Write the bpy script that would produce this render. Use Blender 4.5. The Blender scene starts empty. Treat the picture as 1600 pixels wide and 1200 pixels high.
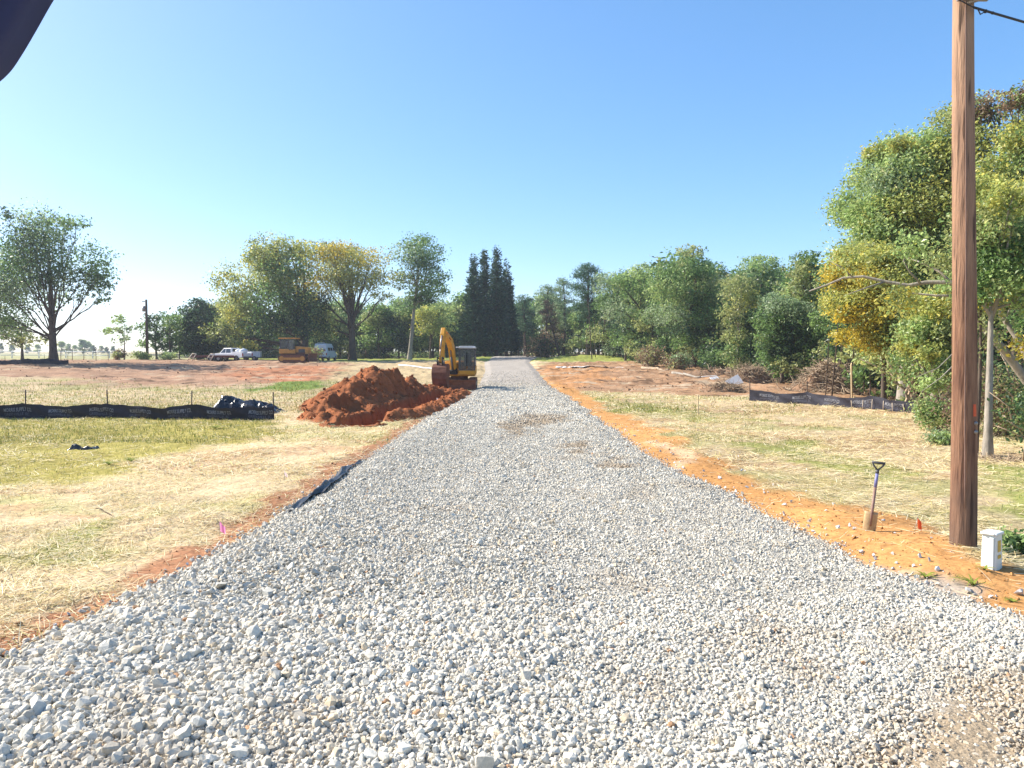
import bpy, bmesh, math, random
import numpy as np
from mathutils import Vector, Matrix, Quaternion
PI = math.pi
R = math.radians
scene = bpy.context.scene
COL = scene.collection
rng = np.random.default_rng(7)
random.seed(7)

# ------------------------------------------------------------------ camera model
F = 1208.0
CAMZ = 2.4
HAZE = .00038
PITCH = math.atan(50 / F)
cp, sp = math.cos(PITCH), math.sin(PITCH)

def X(px, D):
    return (px - 800) / F * D / cp

def Z(py, D):
    v = (600 - py) / F
    t = D / (cp + v * sp)
    return CAMZ + t * (-sp + v * cp)

# ------------------------------------------------------------------ noise
def _h(ix, iy, s):
    n = (ix.astype(np.int64) * 374761393 + iy.astype(np.int64) * 668265263 + s * 974711) & 0xFFFFFFFF
    n = ((n ^ (n >> 13)) * 1274126177) & 0xFFFFFFFF
    n = n ^ (n >> 16)
    return (n & 0xFFFF) / 65535.0

def vnoise(x, y, s=0):
    x = np.asarray(x, float); y = np.asarray(y, float)
    ix = np.floor(x); iy = np.floor(y)
    fx = x - ix; fy = y - iy
    fx = fx * fx * (3 - 2 * fx); fy = fy * fy * (3 - 2 * fy)
    a = _h(ix, iy, s); b = _h(ix + 1, iy, s); c = _h(ix, iy + 1, s); d = _h(ix + 1, iy + 1, s)
    return (a * (1 - fx) + b * fx) * (1 - fy) + (c * (1 - fx) + d * fx) * fy

def fbm(x, y, s=0, o=4):
    x = np.asarray(x, float); y = np.asarray(y, float)
    r = 0; a = 0.5; t = 0
    for i in range(o):
        r = r + a * vnoise(x * 2 ** i + 17.3 * i, y * 2 ** i - 9.1 * i, s + i * 31)
        t += a; a *= 0.5
    return r / t

def S(a, b, v):
    t = np.clip((np.asarray(v, float) - a) / (b - a), 0, 1)
    return t * t * (3 - 2 * t)

# ------------------------------------------------------------------ terrain height
RLP = [(-8, -4.3), (4, -4.0), (5.85, -3.9), (10.3, -3.42), (14, -3.32), (19.3, -3.2), (32, -2.95), (45, -2.5), (52, -2.35), (75, -2.6), (100, -3.6), (125, -3.0), (160, 4.0)]
RRP = [(-8, 9.5), (4, 7.0), (5.5, 5.6), (6.7, 4.65), (8.7, 3.85), (10, 3.72), (13.4, 3.55), (19.3, 3.2), (26, 3.1), (39, 3.0), (52, 2.7), (75, 2.5), (100, 2.2), (125, 4.0), (160, 12.0)]
def RL(y):
    return np.interp(y, [a for a, b in RLP], [b for a, b in RLP]) + 0.10 * (vnoise(np.asarray(y) * 1.1, 3.3, 5) - .5)
def RR(y):
    return np.interp(y, [a for a, b in RRP], [b for a, b in RRP]) + 0.35 * (vnoise(np.asarray(y) * 0.6, 7.7, 6) - .5)

def polydist(x, y, pts):
    d = np.full(np.shape(x), 1e9); tt = np.zeros(np.shape(x))
    for (x0, y0), (x1, y1) in zip(pts[:-1], pts[1:]):
        dx, dy = x1 - x0, y1 - y0
        t = np.clip(((x - x0) * dx + (y - y0) * dy) / (dx * dx + dy * dy), 0, 1)
        q = np.hypot(x - x0 - t * dx, y - y0 - t * dy)
        d = np.minimum(d, q)
    return d

TRENCH = [(-5.25, 25.6), (-4.5, 31), (-4.0, 37), (-3.7, 44)]
def H0(x, y):
    x = np.asarray(x, float); y = np.asarray(y, float)
    base = 1.1 * S(48, 108, y) + 0.45 * S(105, 140, y) * S(-30, 0, x)
    left = 1.3 * S(42, 100, y)
    L = S(15, 50, -x)
    h = base * (1 - L) + left * L
    h = h - 0.4 * S(12, 30, x) * S(15, 28, y) * (1 - S(60, 95, y))
    h = h + 0.75 * np.exp(-(((x - 11.5) / 8) ** 2 + ((y - 112) / 6) ** 2))
    h = h + 0.35 * np.exp(-(((x + 3) / 5) ** 2 + ((y - 120) / 6) ** 2))
    # clay bank beside the utility pole
    h = h + 0.12 * np.exp(-(((x - 5.0) / 0.8) ** 2 + ((y - 9.2) / 1.4) ** 2)) - 0.16 * S(5.25, 6.2, x) * (1 - S(9, 13, y)) * S(4, 7, y)
    h = h - 1.0 * (1 - S(.45, .75, polydist(x, y, TRENCH)))
    return h

def onroad(x, y, m=0.0):
    return (x > RL(y) - m) & (x < RR(y) + m) & (y < 165)

def H(x, y):
    x = np.asarray(x, float); y = np.asarray(y, float)
    d = np.minimum(x - RL(y), RR(y) - x)           # >0 inside the road
    off = S(0.0, 0.6, -d)
    far = S(38, 60, y)
    m = (fbm(x * 0.8, y * 0.8, 11) - .5) * (0.16 + 0.30 * far) + (fbm(x * 4, y * 4, 12, 3) - .5) * (0.07 + .08 * far)
    # ruts in the bare soil
    rut = S(50, 60, y) * (1 - S(95, 110, y))
    m = m + rut * 0.16 * (fbm(x * 0.35, y * 1.6, 15) - .5) * 2
    return H0(x, y) + m * off - 0.03 * (1 - off)

def HR(x, y):
    d = np.minimum(x - RL(y), RR(y) - x)
    return H0(x, y) + 0.13 * S(-0.05, 0.7, d) + (fbm(x * 1.3, y * 1.3, 21, 3) - .5) * 0.07 - 0.01

def gp(px, py):
    u = (px - 800) / F; v = (600 - py) / F
    d = np.array([u, cp + v * sp, -sp + v * cp])
    t = 2.0; prev = t
    while t < 3000:
        p = d * t
        if CAMZ + p[2] < float(H0(p[0], p[1])):
            lo, hi = prev, t
            for _ in range(30):
                m = (lo + hi) / 2; p = d * m
                if CAMZ + p[2] < float(H0(p[0], p[1])): hi = m
                else: lo = m
            return (p[0], p[1])
        prev = t; t *= 1.02
    return (d[0] * 400, d[1] * 400)

def hz(x, y):
    return float(H(x, y))

# ------------------------------------------------------------------ mesh helpers
def link(o, parent=None):
    COL.objects.link(o)
    if parent is not None: o.parent = parent
    return o

def np_obj(name, V, Fa, mat, parent=None, col=None, smooth=False, loc=None):
    V = np.ascontiguousarray(V, np.float32); Fa = np.ascontiguousarray(Fa, np.int32)
    me = bpy.data.meshes.new(name)
    n, k = Fa.shape
    me.vertices.add(len(V)); me.vertices.foreach_set('co', V.ravel())
    me.loops.add(n * k); me.loops.foreach_set('vertex_index', Fa.ravel())
    me.polygons.add(n); me.polygons.foreach_set('loop_start', np.arange(0, n * k, k, dtype=np.int32))
    me.polygons.foreach_set('use_smooth', np.full(n, smooth, dtype=bool))
    me.update(calc_edges=True)
    if col is not None:
        a = me.attributes.new('Col', 'FLOAT_COLOR', 'POINT')
        c = np.ones((len(V), 4), np.float32); c[:, :3] = col
        a.data.foreach_set('color', c.ravel())
    me.materials.append(mat)
    o = bpy.data.objects.new(name, me)
    if loc is not None: o.location = loc
    return link(o, parent)

def tag(o, label=None, cat=None, group=None, kind=None):
    if label: o['label'] = label
    if cat: o['category'] = cat
    if group: o['group'] = group
    if kind: o['kind'] = kind
    return o

def thing(name, label, cat, loc=(0, 0, 0), rz=0, group=None, rot=None):
    o = bpy.data.objects.new(name, None)
    o.empty_display_size = 0.3
    link(o); o.location = loc
    o.rotation_euler = rot if rot else (0, 0, rz)
    return tag(o, label, cat, group)

class MB:
    """collects simple shapes, builds ONE mesh object"""
    def __init__(s): s.v = []; s.f = []; s.sm = []
    def add(s, vs, fs, smooth=False):
        o = len(s.v); s.v += [tuple(map(float, v)) for v in vs]
        for f in fs: s.f.append(tuple(i + o for i in f)); s.sm.append(smooth)
        return s
    def box(s, c, d, rot=None, taper=1.0):
        hx, hy, hz_ = d[0] / 2, d[1] / 2, d[2] / 2
        vs = [Vector((sx * hx * (taper if sz > 0 else 1), sy * hy * (taper if sz > 0 else 1), sz * hz_)) for sz in (-1, 1) for sy in (-1, 1) for sx in (-1, 1)]
        if rot is not None:
            M = rot if isinstance(rot, Matrix) else Matrix.Rotation(rot, 3, 'Z')
            vs = [M @ v for v in vs]
        vs = [v + Vector(c) for v in vs]
        return s.add(vs, [(0, 2, 3, 1), (4, 5, 7, 6), (0, 1, 5, 4), (2, 6, 7, 3), (0, 4, 6, 2), (1, 3, 7, 5)])
    def prism(s, prof, a, b, axis='x', smooth=False, inset=None):
        """profile of 2D points extruded from a to b along an axis: x->(y,z), y->(x,z), z->(x,y)"""
        n = len(prof); vs = []
        cx = sum(p[0] for p in prof) / n; cz = sum(p[1] for p in prof) / n
        for t, k in ((a, 1.0), (b, inset or 1.0)):
            for p in prof:
                u, w = cx + (p[0] - cx) * k, cz + (p[1] - cz) * k
                vs.append((t, u, w) if axis == 'x' else (u, t, w) if axis == 'y' else (u, w, t))
        fs = [tuple(range(n))[::-1], tuple(range(n, 2 * n))]
        s.add(vs, fs)
        o = len(s.v) - 2 * n
        for i in range(n):
            j = (i + 1) % n
            s.f.append((o + i, o + j, o + n + j, o + n + i)); s.sm.append(smooth)
        return s
    def tube(s, path, rad, n=8, cap=True, smooth=True):
        P = [Vector(p) for p in path]
        if not hasattr(rad, '__len__'): rad = [rad] * len(P)
        ref = Vector((0.13, 0.31, 0.94)); vs = []
        for i, p in enumerate(P):
            t = (P[min(i + 1, len(P) - 1)] - P[max(i - 1, 0)])
            if t.length < 1e-9: t = Vector((0, 0, 1))
            t.normalize()
            a = t.cross(ref)
            if a.length < .1: a = t.cross(Vector((1, 0, 0)))
            a.normalize(); b = t.cross(a)
            for k in range(n):
                w = 2 * PI * k / n
                vs.append(p + (a * math.cos(w) + b * math.sin(w)) * rad[i])
        fs = []
        for i in range(len(P) - 1):
            for k in range(n):
                j = (k + 1) % n
                fs.append((i * n + k, i * n + j, (i + 1) * n + j, (i + 1) * n + k))
        s.add(vs, fs, smooth)
        if cap:
            o = len(s.v) - len(vs)
            s.f.append(tuple(o + k for k in range(n))[::-1]); s.sm.append(False)
            s.f.append(tuple(o + (len(P) - 1) * n + k for k in range(n))); s.sm.append(False)
        return s
    def disc(s, c, r, w, axis='x', n=16):
        c = Vector(c); ax = {'x': Vector((1, 0, 0)), 'y': Vector((0, 1, 0)), 'z': Vector((0, 0, 1))}[axis]
        return s.tube([c - ax * w / 2, c + ax * w / 2], r, n)
    def ball(s, c, r, n=10, m=7, sc=(1, 1, 1)):
        vs = []; fs = []
        for i in range(m + 1):
            th = PI * i / m
            for k in range(n):
                ph = 2 * PI * k / n
                vs.append((c[0] + r * sc[0] * math.sin(th) * math.cos(ph), c[1] + r * sc[1] * math.sin(th) * math.sin(ph), c[2] + r * sc[2] * math.cos(th)))
        for i in range(m):
            for k in range(n):
                j = (k + 1) % n
                fs.append((i * n + k, i * n + n * 1 + k, (i + 1) * n + j, i * n + j))
        return s.add(vs, fs, True)
    def build(s, name, mat, parent=None, bevel=0, label=None, loc=None):
        me = bpy.data.meshes.new(name)
        me.from_pydata(s.v, [], s.f); me.update()
        me.polygons.foreach_set('use_smooth', s.sm)
        bm = bmesh.new(); bm.from_mesh(me)
        bmesh.ops.recalc_face_normals(bm, faces=bm.faces)
        if bevel:
            es = [e for e in bm.edges if len(e.link_faces) == 2 and e.calc_face_angle(0) > 0.6]
            bmesh.ops.bevel(bm, geom=es, offset=bevel, segments=2, profile=.5, affect='EDGES', clamp_overlap=True)
        bm.to_mesh(me); bm.free()
        me.materials.append(mat)
        o = bpy.data.objects.new(name, me)
        if loc is not None: o.location = loc
        link(o, parent)
        if label: o['label'] = label
        return o

def copy_tree(o, parent=None):
    c = o.copy(); COL.objects.link(c)
    if parent is not None: c.parent = parent
    for ch in o.children: copy_tree(ch, c)
    return c

# ------------------------------------------------------------------ materials
def mat(name, col, rough=.7, metal=0, spec=.4, nscale=0, namt=.3, bump=0, bscale=None, attr=False, stretch=None, alpha=1, trans=0, col2=None):
    m = bpy.data.materials.new(name); m.use_nodes = True
    nt = m.node_tree; nt.nodes.clear(); N = nt.nodes.new; LK = nt.links.new
    out = N('ShaderNodeOutputMaterial'); b = N('ShaderNodeBsdfPrincipled')
    b.inputs['Roughness'].default_value = rough; b.inputs['Metallic'].default_value = metal
    b.inputs['Specular IOR Level'].default_value = spec
    LK(b.outputs[0], out.inputs[0])
    co = N('ShaderNodeTexCoord'); mp = N('ShaderNodeMapping'); LK(co.outputs['Object'], mp.inputs[0])
    if stretch: mp.inputs['Scale'].default_value = stretch
    if attr:
        a = N('ShaderNodeAttribute'); a.attribute_name = 'Col'; src = a.outputs['Color']
    else:
        a = N('ShaderNodeRGB'); a.outputs[0].default_value = (*col, 1); src = a.outputs[0]
    if nscale:
        n = N('ShaderNodeTexNoise'); n.inputs['Scale'].default_value = nscale; n.inputs['Detail'].default_value = 8; n.inputs['Roughness'].default_value = .65
        LK(mp.outputs[0], n.inputs['Vector'])
        if col2:
            r = N('ShaderNodeMapRange'); r.inputs[1].default_value = .5 - namt; r.inputs[2].default_value = .5 + namt
            LK(n.outputs[0], r.inputs[0])
            mx = N('ShaderNodeMix'); mx.data_type = 'RGBA'
            LK(r.outputs[0], mx.inputs[0]); LK(src, mx.inputs[6]); mx.inputs[7].default_value = (*col2, 1); src = mx.outputs[2]
        else:
            r = N('ShaderNodeMapRange'); r.inputs[1].default_value = .3; r.inputs[2].default_value = .7; r.inputs[3].default_value = 1 - namt; r.inputs[4].default_value = 1 + namt
            LK(n.outputs[0], r.inputs[0])
            mx = N('ShaderNodeVectorMath'); mx.operation = 'SCALE'; LK(src, mx.inputs[0]); LK(r.outputs[0], mx.inputs['Scale']); src = mx.outputs[0]
    LK(src, b.inputs['Base Color'])
    if bump:
        n2 = N('ShaderNodeTexNoise'); n2.inputs['Scale'].default_value = bscale or nscale or 20; n2.inputs['Detail'].default_value = 6
        LK(mp.outputs[0], n2.inputs['Vector'])
        bp = N('ShaderNodeBump'); bp.inputs['Strength'].default_value = 1; bp.inputs['Distance'].default_value = bump
        LK(n2.outputs[0], bp.inputs['Height']); LK(bp.outputs[0], b.inputs['Normal'])
    if trans:
        tr = N('ShaderNodeBsdfTranslucent'); LK(src, tr.inputs[0])
        sm = N('ShaderNodeMixShader'); sm.inputs[0].default_value = trans
        LK(b.outputs[0], sm.inputs[1]); LK(tr.outputs[0], sm.inputs[2]); LK(sm.outputs[0], out.inputs[0])
    if alpha < 1:
        b.inputs['Alpha'].default_value = alpha
    return m

M = {}
M['ground'] = mat('ground', (1, 1, 1), .95, spec=.1, nscale=9, namt=.32, bump=.02, bscale=14, attr=True)
M['road'] = mat('road', (1, 1, 1), .95, spec=.1, nscale=30, namt=.35, bump=.03, bscale=26, attr=True)
M['stone'] = mat('stone', (1, 1, 1), .9, spec=.15, nscale=35, namt=.16, bump=.003, bscale=90, attr=True)
M['dirt'] = mat('dirt', (.38, .135, .052), .95, spec=.1, nscale=1.6, namt=.2, col2=(.17, .062, .028), bump=.06, bscale=7)
M['mound'] = mat('mound', (.33, .21, .13), .95, spec=.1, nscale=4, namt=.25, col2=(.16, .095, .06), bump=.05, bscale=9)
M['leaf'] = mat('leaf', (1, 1, 1), .42, spec=.5, attr=True, trans=.5)
M['needle'] = mat('needle', (1, 1, 1), .6, spec=.25, attr=True, trans=.12)
M['straw'] = mat('straw', (1, 1, 1), .6, spec=.3, attr=True, trans=.15)
M['blade'] = mat('grass_blade', (1, 1, 1), .6, spec=.2, attr=True, trans=.3)
M['bark'] = mat('bark', (.105, .08, .062), .95, spec=.1, nscale=7, namt=.35, bump=.03, bscale=12, stretch=(1, 1, .25))
M['palebark'] = mat('pale_bark', (.30, .265, .22), .9, spec=.1, nscale=6, namt=.35, bump=.02, bscale=12, stretch=(1, 1, .35))
M['twig'] = mat('dry_branches', (.38, .29, .20), .9, spec=.1, nscale=6, namt=.4)
M['wood'] = mat('stake_wood', (.55, .42, .25), .85, nscale=12, namt=.25, stretch=(1, 1, .1))
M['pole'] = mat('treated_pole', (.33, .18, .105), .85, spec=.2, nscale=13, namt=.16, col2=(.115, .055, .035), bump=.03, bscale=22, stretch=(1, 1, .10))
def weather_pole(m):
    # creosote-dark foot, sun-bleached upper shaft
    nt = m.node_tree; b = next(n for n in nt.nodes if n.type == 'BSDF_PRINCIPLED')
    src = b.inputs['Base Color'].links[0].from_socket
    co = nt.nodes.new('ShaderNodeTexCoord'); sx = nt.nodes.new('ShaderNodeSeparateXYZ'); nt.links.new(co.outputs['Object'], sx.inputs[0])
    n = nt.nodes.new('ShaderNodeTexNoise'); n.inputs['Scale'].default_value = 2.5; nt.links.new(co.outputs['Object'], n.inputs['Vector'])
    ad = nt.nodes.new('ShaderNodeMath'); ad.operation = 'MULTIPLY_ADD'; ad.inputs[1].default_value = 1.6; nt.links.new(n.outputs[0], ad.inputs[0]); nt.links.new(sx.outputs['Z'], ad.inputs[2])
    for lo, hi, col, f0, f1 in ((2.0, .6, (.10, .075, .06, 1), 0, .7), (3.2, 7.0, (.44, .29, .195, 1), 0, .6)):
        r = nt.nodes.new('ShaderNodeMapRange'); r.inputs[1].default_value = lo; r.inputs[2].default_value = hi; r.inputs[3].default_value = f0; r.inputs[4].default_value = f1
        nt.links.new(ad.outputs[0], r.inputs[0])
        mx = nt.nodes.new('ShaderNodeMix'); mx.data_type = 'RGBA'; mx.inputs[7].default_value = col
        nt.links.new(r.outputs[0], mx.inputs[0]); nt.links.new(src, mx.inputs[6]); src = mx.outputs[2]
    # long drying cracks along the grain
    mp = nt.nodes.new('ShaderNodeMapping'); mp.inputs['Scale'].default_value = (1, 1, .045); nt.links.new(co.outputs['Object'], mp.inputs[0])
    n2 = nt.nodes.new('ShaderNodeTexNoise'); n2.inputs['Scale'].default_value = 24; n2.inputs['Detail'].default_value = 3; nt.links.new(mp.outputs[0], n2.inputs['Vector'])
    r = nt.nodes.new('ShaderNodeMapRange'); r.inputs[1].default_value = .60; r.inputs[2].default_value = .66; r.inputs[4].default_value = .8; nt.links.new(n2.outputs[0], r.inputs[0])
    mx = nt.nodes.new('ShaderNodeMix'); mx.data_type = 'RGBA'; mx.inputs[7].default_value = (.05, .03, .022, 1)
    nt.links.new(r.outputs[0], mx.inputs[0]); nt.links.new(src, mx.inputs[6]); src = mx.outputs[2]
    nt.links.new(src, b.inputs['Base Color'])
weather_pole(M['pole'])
M['post'] = mat('rusty_post', (.045, .028, .022), .8, nscale=9, namt=.3)
M['copper'] = mat('dull_wire', (.20, .12, .09), .6, nscale=9, namt=.2)
M['text2'] = mat('faded_lettering', (.10, .10, .13), .8, nscale=8, namt=.3)
M['fabric'] = mat('silt_fabric', (.024, .023, .034), .75, spec=.3, nscale=5, namt=.3, bump=.01, bscale=9)
M['plastic'] = mat('black_plastic', (.012, .012, .016), .24, spec=.6, nscale=6, namt=.3, bump=.02, bscale=10)
M['geo'] = mat('geotextile', (.030, .029, .030), .42, spec=.6, nscale=9, namt=.3, bump=.015, bscale=14)
M['text'] = mat('white_lettering', (.21, .21, .23), .8, nscale=8, namt=.25)
M['yellow'] = mat('machine_yellow', (.62, .29, .022), .45, nscale=5, namt=.2, bump=.002, bscale=20)
M['ochre'] = mat('dusty_yellow', (.50, .235, .045), .6, nscale=4, namt=.25)
M['dirty'] = mat('muddy_steel', (.15, .06, .036), .85, nscale=5, namt=.35, bump=.015, bscale=12)
M['steel'] = mat('worn_steel', (.30, .27, .25), .4, metal=.7, nscale=8, namt=.3)
M['black'] = mat('black_rubber', (.02, .02, .022), .7, nscale=10, namt=.3)
M['white'] = mat('white_paint', (.78, .78, .78), .3, spec=.5, nscale=3, namt=.05)
M['dull'] = mat('dusty_white_paint', (.60, .61, .63), .45, nscale=4, namt=.1)
M['silver'] = mat('silver_roof', (.62, .64, .66), .35, nscale=5, namt=.08)
M['grey'] = mat('dark_grey_trim', (.07, .07, .075), .5, nscale=10, namt=.2)
M['glass'] = mat('dark_glass', (.03, .04, .05), .06, spec=.8, alpha=.55)
M['tint'] = mat('tinted_window', (.015, .02, .03), .06, spec=.9)
M['red'] = mat('tail_light', (.35, .015, .01), .25)
M['rust'] = mat('dark_red_paint', (.13, .035, .025), .7, nscale=5, namt=.3)
M['tan'] = mat('pale_ramp_paint', (.62, .50, .38), .7, nscale=5, namt=.2)
M['pedestal'] = mat('pale_green_plastic', (.66, .70, .66), .45, nscale=7, namt=.06)
M['sticker'] = mat('yellow_sticker', (.55, .36, .05), .5, nscale=22, namt=.4)
M['pink'] = mat('pink_flag', (.85, .30, .55), .5, trans=.4)
M['pale'] = mat('pale_flag', (.9, .72, .74), .5, trans=.4)
M['orange'] = mat('orange_flag', (.85, .13, .04), .5, trans=.3)
M['blue'] = mat('blue_grip', (.20, .20, .40), .5, nscale=15, namt=.3)
M['shaft'] = mat('brown_shaft', (.22, .13, .10), .5, nscale=15, namt=.3)
M['blade_metal'] = mat('muddy_blade', (.42, .29, .15), .6, metal=.2, nscale=9, namt=.35)
M['wire'] = mat('cable', (.03, .03, .035), .6)
M['mirror'] = mat('dark_moulding', (.016, .024, .085), .55, spec=.3, nscale=40, namt=.1)
M['concrete'] = mat('pale_strip', (.52, .48, .44), .9, nscale=6, namt=.2, bump=.01)
M['rock'] = mat('rock', (.40, .39, .37), .9, nscale=6, namt=.3, bump=.02)

# ------------------------------------------------------------------ render / camera / light
cd = bpy.data.cameras.new('camera'); cam = link(bpy.data.objects.new('camera', cd))
cd.sensor_width = 36; cd.lens = 36 * F / 1600; cd.clip_start = .05; cd.clip_end = 6000
cam.location = (0, 0, CAMZ); cam.rotation_euler = (PI / 2 - PITCH, 0, 0)
scene.camera = cam
SUN_AZ, SUN_EL = R(-72), R(38)
sd = Vector((math.sin(SUN_AZ) * math.cos(SUN_EL), math.cos(SUN_AZ) * math.cos(SUN_EL), math.sin(SUN_EL)))
ld = bpy.data.lights.new('sun', 'SUN'); ld.energy = 4.8; ld.angle = R(.5); ld.color = (1, .93, .82)
sun = link(bpy.data.objects.new('sun', ld)); sun.rotation_euler = sd.to_track_quat('Z', 'Y').to_euler(); sun.location = sd * 50
w = bpy.data.worlds.new('World'); scene.world = w; w.use_nodes = True
nt = w.node_tree; nt.nodes.clear()
sky = nt.nodes.new('ShaderNodeTexSky'); sky.sky_type = 'NISHITA'; sky.sun_disc = False
sky.sun_elevation = SUN_EL; sky.sun_rotation = SUN_AZ; sky.altitude = 3000; sky.air_density = 1.0; sky.dust_density = 10; sky.ozone_density = 2.5
bg = nt.nodes.new('ShaderNodeBackground'); bg.inputs[1].default_value = .105
ow = nt.nodes.new('ShaderNodeOutputWorld'); hs = nt.nodes.new('ShaderNodeHueSaturation'); hs.inputs['Saturation'].default_value = 1.45; hs.inputs['Value'].default_value = .98
gm = nt.nodes.new('ShaderNodeGamma'); gm.inputs[1].default_value = .68
ms = nt.nodes.new('ShaderNodeVectorMath'); ms.operation = 'SCALE'; ms.inputs['Scale'].default_value = .1
mt = nt.nodes.new('ShaderNodeVectorMath'); mt.operation = 'SCALE'; mt.inputs['Scale'].default_value = 10
nt.links.new(sky.outputs[0], ms.inputs[0]); nt.links.new(ms.outputs[0], gm.inputs[0]); nt.links.new(gm.outputs[0], mt.inputs[0]); nt.links.new(mt.outputs[0], hs.inputs['Color']); nt.links.new(hs.outputs[0], bg.inputs[0]); nt.links.new(bg.outputs[0], ow.inputs[0])
scene.view_settings.view_transform = 'Standard'; scene.view_settings.look = 'None'
scene.view_settings.exposure = 1.03; scene.view_settings.gamma = 1
scene.cycles.max_bounces = 6; scene.cycles.diffuse_bounces = 3; scene.cycles.transparent_max_bounces = 8
# ------------------------------------------------------------------ ground zones
def inpoly(x, y, pts):
    """signed distance to a polygon, positive inside"""
    d = polydist(x, y, list(pts) + [pts[0]])
    c = np.zeros(np.shape(x), bool)
    n = len(pts)
    for i in range(n):
        x0, y0 = pts[i]; x1, y1 = pts[(i + 1) % n]
        if y0 == y1: continue
        k = ((y0 > y) != (y1 > y)) & (x < (x1 - x0) * (y - y0) / (y1 - y0) + x0)
        c ^= k
    return np.where(c, d, -d)

def PP(*l): return [gp(a, b) for a, b in l]
def PD(*l): return [(X(a, D), D) for a, D in l]

ZONES = {
 'green_left': (PP((-300, 653), (330, 653), (470, 648), (400, 690), (300, 703), (190, 738), (110, 752), (-300, 785)), 1.4),
 'green_patch': (PD((385, 46), (500, 50), (510, 62), (440, 58), (380, 50)), 2),
 'green_corner': (PP((-80, 860), (60, 850), (130, 800), (220, 810), (120, 880), (-80, 900)), .9),
 'green_r1': (PP((1100, 690), (1250, 690), (1430, 740), (1400, 752), (1200, 715)), 1.0),
 'green_r2': (PP((920, 620), (1080, 640), (1150, 655), (1100, 665), (960, 640)), 2.0),
 'green_r3': (PP((1530, 730), (1700, 740), (1700, 830), (1580, 800)), .9),
 'clay': (PP((850, 592), (895, 605), (950, 640), (1010, 662), (1075, 695), (1160, 735), (1250, 770), (1350, 802), (1440, 822), (1500, 850), (1600, 905), (1750, 960), (1750, 1100), (1500, 960), (1250, 870), (1000, 715), (880, 625), (845, 600)), .8),
 'clayl': (PP((-300, 1050), (0, 985), (150, 935), (340, 830), (430, 775), (520, 725), (600, 680), (680, 635), (740, 610), (720, 660), (600, 760), (300, 940), (0, 1100), (-300, 1250)), .35),
 'bright': (PP((1010, 690), (1075, 705), (1100, 720), (1040, 735), (1060, 715)), .35),
 'grit': (PP((1330, 878), (1450, 905), (1620, 960), (1800, 1010), (1800, 1110), (1600, 1010), (1450, 950)), .5),
 'dirt_left': (PD((-500, 60), (60, 62), (150, 57), (240, 52), (330, 50), (430, 56), (520, 62), (560, 80), (500, 104), (-500, 104)), 5),
 'red_left': (PD((360, 62), (470, 60), (560, 74), (540, 88), (420, 84), (330, 72)), 5),
 'tan_mid': (PD((540, 66), (720, 62), (745, 75), (730, 115), (560, 100)), 6),
 'tan_mid2': (PD((440, 40), (600, 42), (640, 60), (540, 66), (500, 52)), 4),
 'dirt_right': (PD((842, 56), (870, 48), (960, 45), (1080, 44), (1180, 42), (1460, 34), (1700, 34), (1500, 70), (1180, 92), (1000, 103), (860, 100), (830, 75)), 2.0),
 'orange_right': (PD((835, 58), (870, 50), (930, 60), (960, 82), (850, 92)), 2.5),
 'lawn': (PD((540, 104), (720, 115), (780, 108), (1010, 100), (1080, 104), (1200, 140), (700, 210), (300, 200), (380, 118)), 6),
 'field': ([(-900, 108), (-40, 108), (-40, 400), (-900, 900)], 10),
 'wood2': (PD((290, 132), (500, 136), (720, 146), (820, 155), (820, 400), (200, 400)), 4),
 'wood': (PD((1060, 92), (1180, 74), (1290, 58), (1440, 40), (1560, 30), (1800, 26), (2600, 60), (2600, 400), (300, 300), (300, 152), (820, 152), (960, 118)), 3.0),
}
COLS = {
 'green_left': (.315, .265, .07), 'green_patch': (.16, .22, .05), 'green_corner': (.30, .30, .09), 'green_r1': (.28, .28, .09), 'green_r2': (.29, .29, .09), 'green_r3': (.26, .27, .08),
 'clay': (.46, .235, .085), 'clayl': (.34, .165, .085), 'bright': (.58, .38, .22), 'grit': (.38, .31, .24),
 'dirt_left': (.33, .20, .125), 'red_left': (.37, .165, .085), 'tan_mid': (.42, .32, .18), 'tan_mid2': (.36, .275, .15),
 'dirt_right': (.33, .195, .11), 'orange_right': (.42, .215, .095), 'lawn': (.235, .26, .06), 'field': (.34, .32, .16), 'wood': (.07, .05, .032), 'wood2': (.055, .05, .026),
}
def zw(name, x, y):
    pts, soft = ZONES[name]
    k = soft * 1.4
    nz = (fbm(x / soft * .9, y / soft * .9, len(name) * 7) - .5) * 2.6 * soft + (fbm(x * 5, y * 5, 3, 2) - .5) * .5 * soft
    return S(-.35 * soft, .35 * soft, inpoly(x, y, pts) + nz * .8)

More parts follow.
